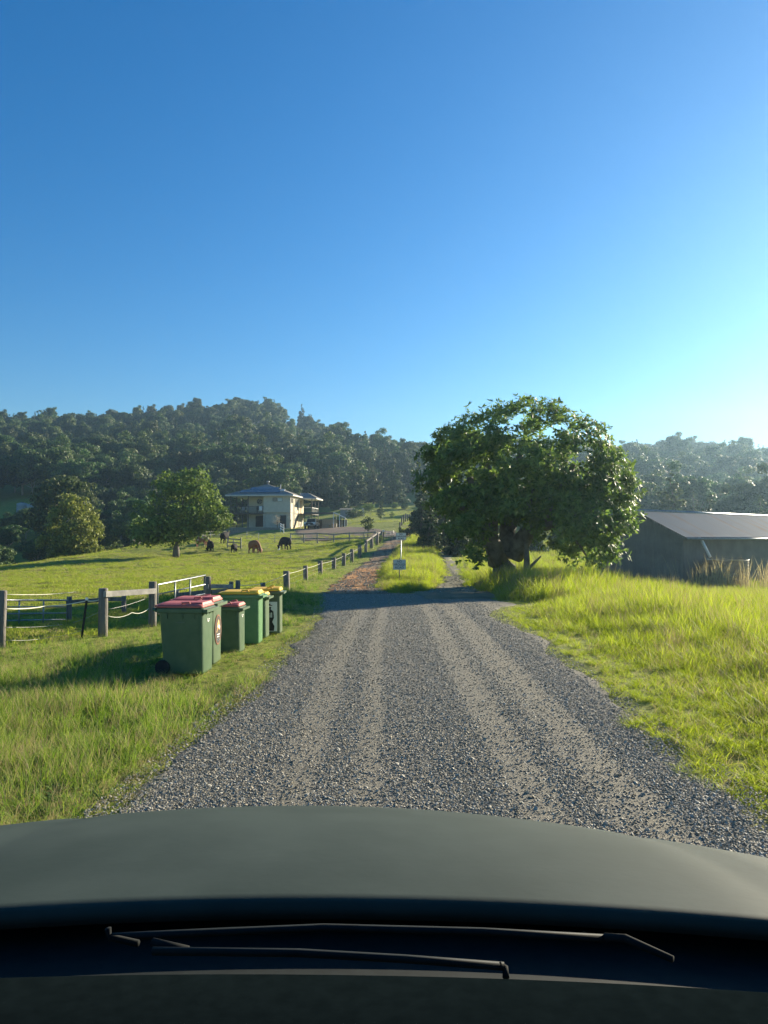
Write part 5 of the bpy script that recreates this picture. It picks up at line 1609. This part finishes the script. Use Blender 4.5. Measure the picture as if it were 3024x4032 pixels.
# cowl between bonnet and windscreen
mb = MB(); vs = []; nx = 30
for j, (yy_, dz) in enumerate(((.14, -.03), (.03, -.045), (-.07, -.035), (-.16, .0), (-.25, .045))):
    for i in range(nx + 1):
        x = -.93 + 1.86 * i / nx
        y = 1.0 + yy_ - .09 * x * x + .01 * x
        vs.append((x, y - 1.0, 1.265 + dz - .045 * x * x - .012 * x))
mb.add(vs, [(j * (nx + 1) + i + 1, j * (nx + 1) + i, (j + 1) * (nx + 1) + i, (j + 1) * (nx + 1) + i + 1) for j in range(4) for i in range(nx)])
mb.build('cowl', PLAST, car, True)
# dashboard top
mb = MB(); vs = []
for j, (yy_, z) in enumerate(((.745, 1.30), (.73, 1.342), (.60, 1.352), (.40, 1.345), (.30, 1.31), (.27, 1.15))):
    for i in range(nx + 1):
        x = -.85 + 1.7 * i / nx
        vs.append((x - XC * 0, yy_ - .07 * x * x - 1.0, z - .03 * x * x - .012 * x))
mb.add(vs, [(j * (nx + 1) + i + 1, j * (nx + 1) + i, (j + 1) * (nx + 1) + i, (j + 1) * (nx + 1) + i + 1) for j in range(5) for i in range(nx)])
mb.build('dashboard', DASHM, car, True)
# roof over the seats, out of view, added to keep the dashboard in shade
mb = MB(); mb.box((-.74, -2.6, 1.95), (.74, -.86, 2.02)); mb.build('roof', PAINT, car, bevel=.02)
co_ = Vector((XC, 1.0, 0))
def wiper(blade, arm, name='wiper'):
    b_ = MB(); b_.tube([P(*q) - co_ for q in blade], .0045, 6); w_ = b_.build(name, PLAST, car, True)
    k_ = MB(); k_.tube([P(u, v - 7, d) - co_ for u, v, d in blade], .002, 6); k_.build('wiper_spine', WIPM, w_, True)
    a_ = MB(); a_.tube([P(*q) - co_ for q in arm], [.005, .005, .004][:len(arm)], 8); a_.build('wiper_arm', WIPM, w_, True)
wiper([(430, 3690, .93), (800, 3672, .95), (1276, 3652, .97), (1900, 3668, .96), (2390, 3695, .95)], [(2380, 3690, .95), (2460, 3694, .94), (2650, 3778, .90)])
wiper([(600, 3745, .90), (1180, 3752, .90), (1600, 3776, .90), (1985, 3805, .89)], [(600, 3710, .92), (740, 3742, .91)])
bb = MB(); bb.tube([P(425, 3655, .93) - co_, P(432, 3690, .93) - co_, P(545, 3715, .92) - co_], .004, 6); bb.build('wiper_joint', WIPM, car, True)
bb = MB(); bb.tube([P(1965, 3800, .89) - co_, P(1990, 3812, .89) - co_, P(1992, 3850, .88) - co_], .004, 6); bb.build('wiper_joint', WIPM, car, True)

# ------------------------------------------------------------------ grass
def blade_clump(name, n, rad, h, wd, mat, seed, lean=.45, segs=3, spread_h=.5):
    rng = np.random.default_rng(seed)
    V_ = []; F_ = []
    for k in range(n):
        a = rng.random() * 6.283; r = rad * math.sqrt(rng.random())
        bx_, by_ = r * math.cos(a), r * math.sin(a)
        la = rng.random() * 6.283; ll = lean * (.3 + rng.random())
        hh = h * (1 - spread_h + spread_h * 1.3 * rng.random())
        w_ = wd * (.6 + .7 * rng.random())
        ta = rng.random() * 6.283
        o_ = len(V_)
        for s_ in range(segs):
            f = s_ / segs
            cx_ = bx_ + math.cos(la) * ll * hh * f * f; cy_ = by_ + math.sin(la) * ll * hh * f * f; cz_ = hh * f * (1 - .18 * ll * f)
            ww = w_ * .5 * (1 - f * .55)
            V_ += [(cx_ - math.cos(ta) * ww, cy_ - math.sin(ta) * ww, cz_), (cx_ + math.cos(ta) * ww, cy_ + math.sin(ta) * ww, cz_)]
        V_.append((bx_ + math.cos(la) * ll * hh, by_ + math.sin(la) * ll * hh, hh * (1 - .18 * ll)))
        for s_ in range(segs - 1):
            F_.append((o_ + 2 * s_, o_ + 2 * s_ + 1, o_ + 2 * s_ + 3, o_ + 2 * s_ + 2))
        F_.append((o_ + 2 * segs - 2, o_ + 2 * segs - 1, o_ + 2 * segs))
    me = bpy.data.meshes.new(name); me.from_pydata(V_, [], F_); me.materials.append(mat)
    return me
GR_V = M('verge_grass_blade', (.11, .20, .028), (.30, .38, .075), rough=.6, nscale=1, island=.8, transl=.42, tcol=1.5, spec=.15, ramp=(.1, .9))
GR_W = M('broad_weed_leaf', (.06, .12, .025), (.12, .19, .045), rough=.55, nscale=1, island=.8, transl=.35, tcol=1.4, spec=.2, ramp=(.1, .9))
GR_D = M('dry_grass_blade', (.30, .26, .12), (.42, .36, .19), rough=.7, nscale=1, island=.8, transl=.4, tcol=1.2, spec=.1, ramp=(.1, .9))
GR_T = M('tall_grass_blade', (.13, .19, .022), (.34, .38, .06), rough=.55, nscale=1, island=.8, transl=.55, tcol=1.6, spec=.15, ramp=(.1, .9))
GR_P = M('paddock_grass_blade', (.17, .235, .035), (.36, .39, .08), rough=.65, nscale=1, island=.8, transl=.4, tcol=1.4, spec=.1, ramp=(.1, .9))
vsrc = [blade_clump('blades', 34, .11, .20, .007, GR_V, s, .6) for s in (1, 2, 3)] + [blade_clump('blades', 26, .13, .15, .006, GR_D, 4, .9), blade_clump('blades', 12, .12, .42, .006, GR_V, 5, .5), blade_clump('blades', 16, .10, .13, .024, GR_W, 6, 1.1), blade_clump('blades', 8, .10, .5, .005, GR_D, 7, .4)]
tsrc = [blade_clump('blades', 36, .17, .72, .012, GR_T, s, .5, 4) for s in (11, 12, 13)] + [blade_clump('blades', 16, .16, .80, .010, GR_D, 14, .35, 4)]
psrc = [blade_clump('blades', 46, .28, .11, .012, GR_P, s, .9) for s in (21, 22, 23)] + [blade_clump('blades', 34, .28, .09, .012, GR_D, 24, 1.0)]
rg_ = np.random.default_rng(77)
BINS = [(-2.6, 10.4, .45), (-2.6, 11.1, .45), (-2.45, 12.1, .4), (-2.4, 13.1, .45), (-2.35, 13.8, .4), (-2.2, 14.45, .4)]
def fence_x(y):
    return np.interp(y, [0, 13, 14.6, 16.2, 19.6, 23, 28, 34, 39, 45, 53, 62, 71, 90], [-6.6, -6.4, -5.3, -4.9, -3.7, -3.6, -3.53, -3.46, -3.2, -2.95, -2.2, -1.5, -.7, 1])
def band_points(n, y0, y1, x0, x1, power=1.6):
    """more points close to the camera"""
    a = rg_.random(n)
    e = 1 - power
    y = (y0 ** e + a * (y1 ** e - y0 ** e)) ** (1 / e)
    x = x0 + (x1 - x0) * rg_.random(n)
    return x, y
def finish(name, label, x, y, hs, idx, srcs, sink=.02, tilt=.12):
    z = gza(x, y) - sink
    near_ = (np.abs(x) < 60)
    z = z + turf(x, y) * near_ * (~road_mask(x, y))
    rot = np.stack([rg_.normal(size=len(x)) * tilt, rg_.normal(size=len(x)) * tilt, rg_.random(len(x)) * 6.283], 1)
    return scatter(name, label, 'grass', np.stack([x, y, z], 1), rot, np.stack([np.sqrt(hs) * .9 + .1, np.sqrt(hs) * .9 + .1, hs], 1), idx, srcs)
# verge on the left, both sides of the bins
x, y = band_points(66000, 3.0, 75, -9, -.2, 1.75)
lx = np.interp(y, TRK_Y, TRK_L)
edge = lx - x + (vnoise(x, y, .8) - .5) * .7
k_ = (edge > -.05) & (x > fence_x(y) - .6) | ((edge > -.05) & (y < 13))
for bx_, by_, br_ in BINS:
    k_ &= ~((np.abs(x - bx_) < .30) & (np.abs(y - by_) < .24))
x, y, edge = x[k_], y[k_], edge[k_]
pat = vnoise(x, y, 1.4); pat2 = vnoise(x, y, 4.5)
hs = (.28 + .40 * np.clip(edge / .7, 0, 1)) * (.4 + 1.0 * pat) * (.6 + .7 * pat2)
far_lawn = (x < -2.9) & (y > 8.6) & (y < 20)
hs = np.where(far_lawn, hs * .6, hs)
hs = np.where((np.abs(x + 2.5) < .75) & (y > 8.6) & (y < 15.5), hs * .42, hs)
idx = rg_.integers(0, 3, len(x))
dry = (rg_.random(len(x)) < np.where(edge < .35, .22, .04 + .22 * (vnoise(x, y, 2.2) > .72)))
idx = np.where(dry, 3, idx)
q_ = rg_.random(len(x))
idx = np.where((q_ < .05) & (edge > .5), 4, idx)
idx = np.where((q_ > .90) & (vnoise(x, y, 1.0) > .55), 5, idx)
idx = np.where((q_ > .05) & (q_ < .075) & (edge > .3), 6, idx)
thin = (vnoise(x + 40, y, 1.3) < .33) & (rg_.random(len(x)) < .6)
x, y, hs, idx = x[~thin], y[~thin], hs[~thin], idx[~thin]
finish('verge_grass', 'uneven green grass of the roadside verge around the bins', x, y, hs, idx, vsrc)
# tall grass field on the right and the island at the fork
x, y = band_points(46000, 4.0, 62, 1.5, 34, 1.45)
inwedge = (x / y < .62)
rx = np.maximum(np.interp(y, TRK_Y, TRK_R), np.where((y > 17) & (y < 75), np.interp(y, BR_Y, BR_R), -99))
edge = x - rx + (vnoise(x, y, .8) - .5) * .8
loc_ = (x - sh0.x) * sdir.x + (y - sh0.y) * sdir.y, (x - sh0.x) * sacr.x + (y - sh0.y) * sacr.y
inshed = (loc_[0] > -.1) & (loc_[0] < LEN) & (np.abs(loc_[1]) < HW + .1)
k_ = inwedge & (edge > np.where(y > 27, -.12, .10)) & ~inshed & ~((np.hypot(x - tkp.x, y - tkp.y) < 1.05))
x, y, edge = x[k_], y[k_], edge[k_]
ramp_ = np.where(y > 22, np.clip((edge + .1) / 1.0, 0, 1), np.clip((edge - .5) / 2.6, 0, 1))
hs = (.13 + .80 * ramp_) * (.6 + .6 * vnoise(x, y, 1.8)) * (.75 + .45 * vnoise(x, y, 6))
hs *= np.where(y > 47, .7, 1) * np.where((np.abs(x - base.x) < 5) & (y > 24) & (y < 31.5), 1.4, 1)
idx = rg_.integers(0, 3, len(x))
idx = np.where(rg_.random(len(x)) < np.where(edge < .7, .3, .09) + np.where(y > 34, .12, 0), 3, idx)
finish('tall_grass', 'tall bright grass filling the field between road and shed', x, y, hs, idx, tsrc, tilt=.16)
x, y = band_points(9000, 25.5, 85, -1, 8, 1.2)
lx = np.interp(y, TRK_Y, TRK_R); rx = np.interp(y, BR_Y, BR_L)
wob_ = (vnoise(x, y, 1.1) - .5) * .5
edge = np.minimum(x - lx, rx - x) + wob_
k_ = (edge > -.18) & (y > 26.2)
x, y, edge = x[k_], y[k_], edge[k_]
hs = (.25 + .8 * np.clip(edge / .6, 0, 1)) * (.6 + .6 * vnoise(x, y, 1.5)) * np.clip((y - 26) / 3, .3, 1)
hs = np.where((y < 32.2) & (np.abs(x - .65) < .9), np.minimum(hs, .55), hs)
idx = rg_.integers(0, 3, len(x)); idx = np.where(rg_.random(len(x)) < .14, 3, idx)
finish('island_grass', 'tall yellow-green grass on the island around the road signs', x, y, hs * .85, idx, tsrc, tilt=.14)
# short paddock grass
x, y = band_points(42000, 10, 105, -46, 0, 1.5)
k_ = (x < fence_x(y) - .3) & (x / y > -.62) & ~road_mask(x, y)
x, y = x[k_], y[k_]
hs = (.5 + .9 * vnoise(x, y, 1.1)) * (.6 + .8 * vnoise(x, y, 5)) * (1 + y / 110)
idx = rg_.integers(0, 3, len(x)); idx = np.where(rg_.random(len(x)) < .10 + .25 * (vnoise(x, y, 3.1) > .7), 3, idx)
finish('paddock_grass', 'short grazed grass of the sloping cattle paddock', x, y, hs, idx, psrc)
# grass beyond: field behind the broad tree, lawn round the house
x, y = band_points(9000, 60, 170, -14, 40, 1.1)
k_ = ~road_mask(x, y) & ~((x > -14) & (x < 2.4) & (y > 97) & (y < 124)) & (x > np.interp(y, [60, 76, 95, 170], [2.5, 3.5, -6, -9]))
x, y = x[k_], y[k_]
finish('meadow_grass', 'rough grass of the meadow behind the broad tree and the upper lawn', x, y, (1.0 + 2.0 * vnoise(x, y, 4)) * np.where(x > y * .06, 1.6, .9), rg_.integers(0, 4, len(x)), psrc)
# dry seed stems by the shed tank
x = np.concatenate([rg_.normal(16.6, .7, 50), rg_.normal(20.6, .6, 30), rg_.normal(18.2, .8, 30)]); y = np.concatenate([rg_.normal(39.0, .4, 50), rg_.normal(40.2, .4, 30), rg_.normal(38.6, .3, 30)])
dsrc = [blade_clump('blades', 7, .2, 1.5, .022, GR_D, s, .28, 4, .6) for s in (31, 32)]
finish('dry_weeds', 'tall dry weed stems in front of the rusty tank', x, y, .7 + .6 * rg_.random(len(x)), rg_.integers(0, 2, len(x)), dsrc)

# ------------------------------------------------------------------ loose gravel on the road
def stone_mesh(seed):
    rng = np.random.default_rng(seed)
    bm = bmesh.new(); bmesh.ops.create_icosphere(bm, subdivisions=1, radius=1)
    for v in bm.verts:
        v.co = v.co * (.65 + .6 * rng.random())
        v.co.z *= .5
        v.co.x *= 1.25
    me = bpy.data.meshes.new('stone'); bm.to_mesh(me); bm.free()
    me.materials.append(M('crushed_stone', (.09, .092, .09), (.27, .26, .225), rough=.75, nscale=.7, objrand=.0, spec=.3))
    return me
def stone_mesh_c(seed, col, nm):
    me = stone_mesh(seed); me.materials.clear(); me.materials.append(M(nm, col, tuple(c * 1.35 for c in col), rough=.72, nscale=1.2, spec=.35)); return me
ssrc = [stone_mesh_c(1, (.14, .127, .092), 'stone_dark'), stone_mesh_c(2, (.22, .20, .148), 'stone_mid'), stone_mesh_c(3, (.18, .167, .125), 'stone_grey'), stone_mesh_c(4, (.33, .31, .25), 'stone_pale'), stone_mesh_c(5, (.26, .23, .165), 'stone_tan')]
x, y = band_points(700000, 2.6, 27, -2.4, 3.2, 1.9)
lx = np.interp(y, TRK_Y, TRK_L); rx = np.interp(y, TRK_Y, TRK_R)
bend = (vnoise(x, y, 6.0) - .5) * .2
xx_ = x + bend
den = np.clip(1.0 - 1.08 * np.interp(xx_, [q for q, v_ in RUTS], [v_ for q, v_ in RUTS]), .27, 1)
den = den * (.5 + .6 * vnoise(x * 6, y * .03, 1.0))
den = np.where((x < lx + .1) | (x > rx - .1), .25, den)
k_ = (rg_.random(len(x)) < den) & (x > lx - .15) & (x < rx + .15)
x, y = x[k_], y[k_]
sz = (.0030 + .0068 * rg_.random(len(x)) ** 3.2) * (1 + y / 45)
sz = np.where(rg_.random(len(x)) < .03, sz * 1.7, sz)
z = gza(x, y) + .018 + (vnoise(x, y, .6) - .5) * .012 + sz * .2 + .001
xt, yt = band_points(26000, 26, 70, -2.4, 4.0, 1.3)
kt = road_mask(xt, yt) & (yt > 26.5) & (rg_.random(len(xt)) < .25 + .75 * (vnoise(xt * 2, yt * .3, 1.0) > .5))
xt, yt = xt[kt], yt[kt]
st_ = .012 + .022 * rg_.random(len(xt)) ** 2.5
x = np.concatenate([x, xt]); y = np.concatenate([y, yt]); z = np.concatenate([z, gza(xt, yt) + .030 + (vnoise(xt, yt, .6) - .5) * .012 + st_ * .1]); sz = np.concatenate([sz, st_])
scatter('gravel', 'loose crushed grey gravel strewn along the road', 'gravel', np.stack([x, y, z], 1), rg_.random((len(x), 3)) * np.array([.8, .8, 6.28]), np.stack([sz, sz, sz], 1),
        rg_.choice(5, len(x), p=[.3, .27, .22, .08, .13]), ssrc)

# ------------------------------------------------------------------ haze in the valley air
hzb = MB(); hzb.box((-386, -86, -12), (386, 510, 84))
hm = bpy.data.materials.new('valley_haze'); hm.use_nodes = True
t = hm.node_tree; t.nodes.clear()
out = t.nodes.new('ShaderNodeOutputMaterial'); pv = t.nodes.new('ShaderNodeVolumePrincipled')
pv.inputs['Color'].default_value = (.45, .70, .92, 1)
pv.inputs['Density'].default_value = HAZE_DENSITY = .0004
pv.inputs['Anisotropy'].default_value = .62
t.links.new(pv.outputs[0], out.inputs['Volume'])
tag(hzb.build('haze', hm), 'thin sunlit morning haze filling the valley', 'haze', kind='stuff')
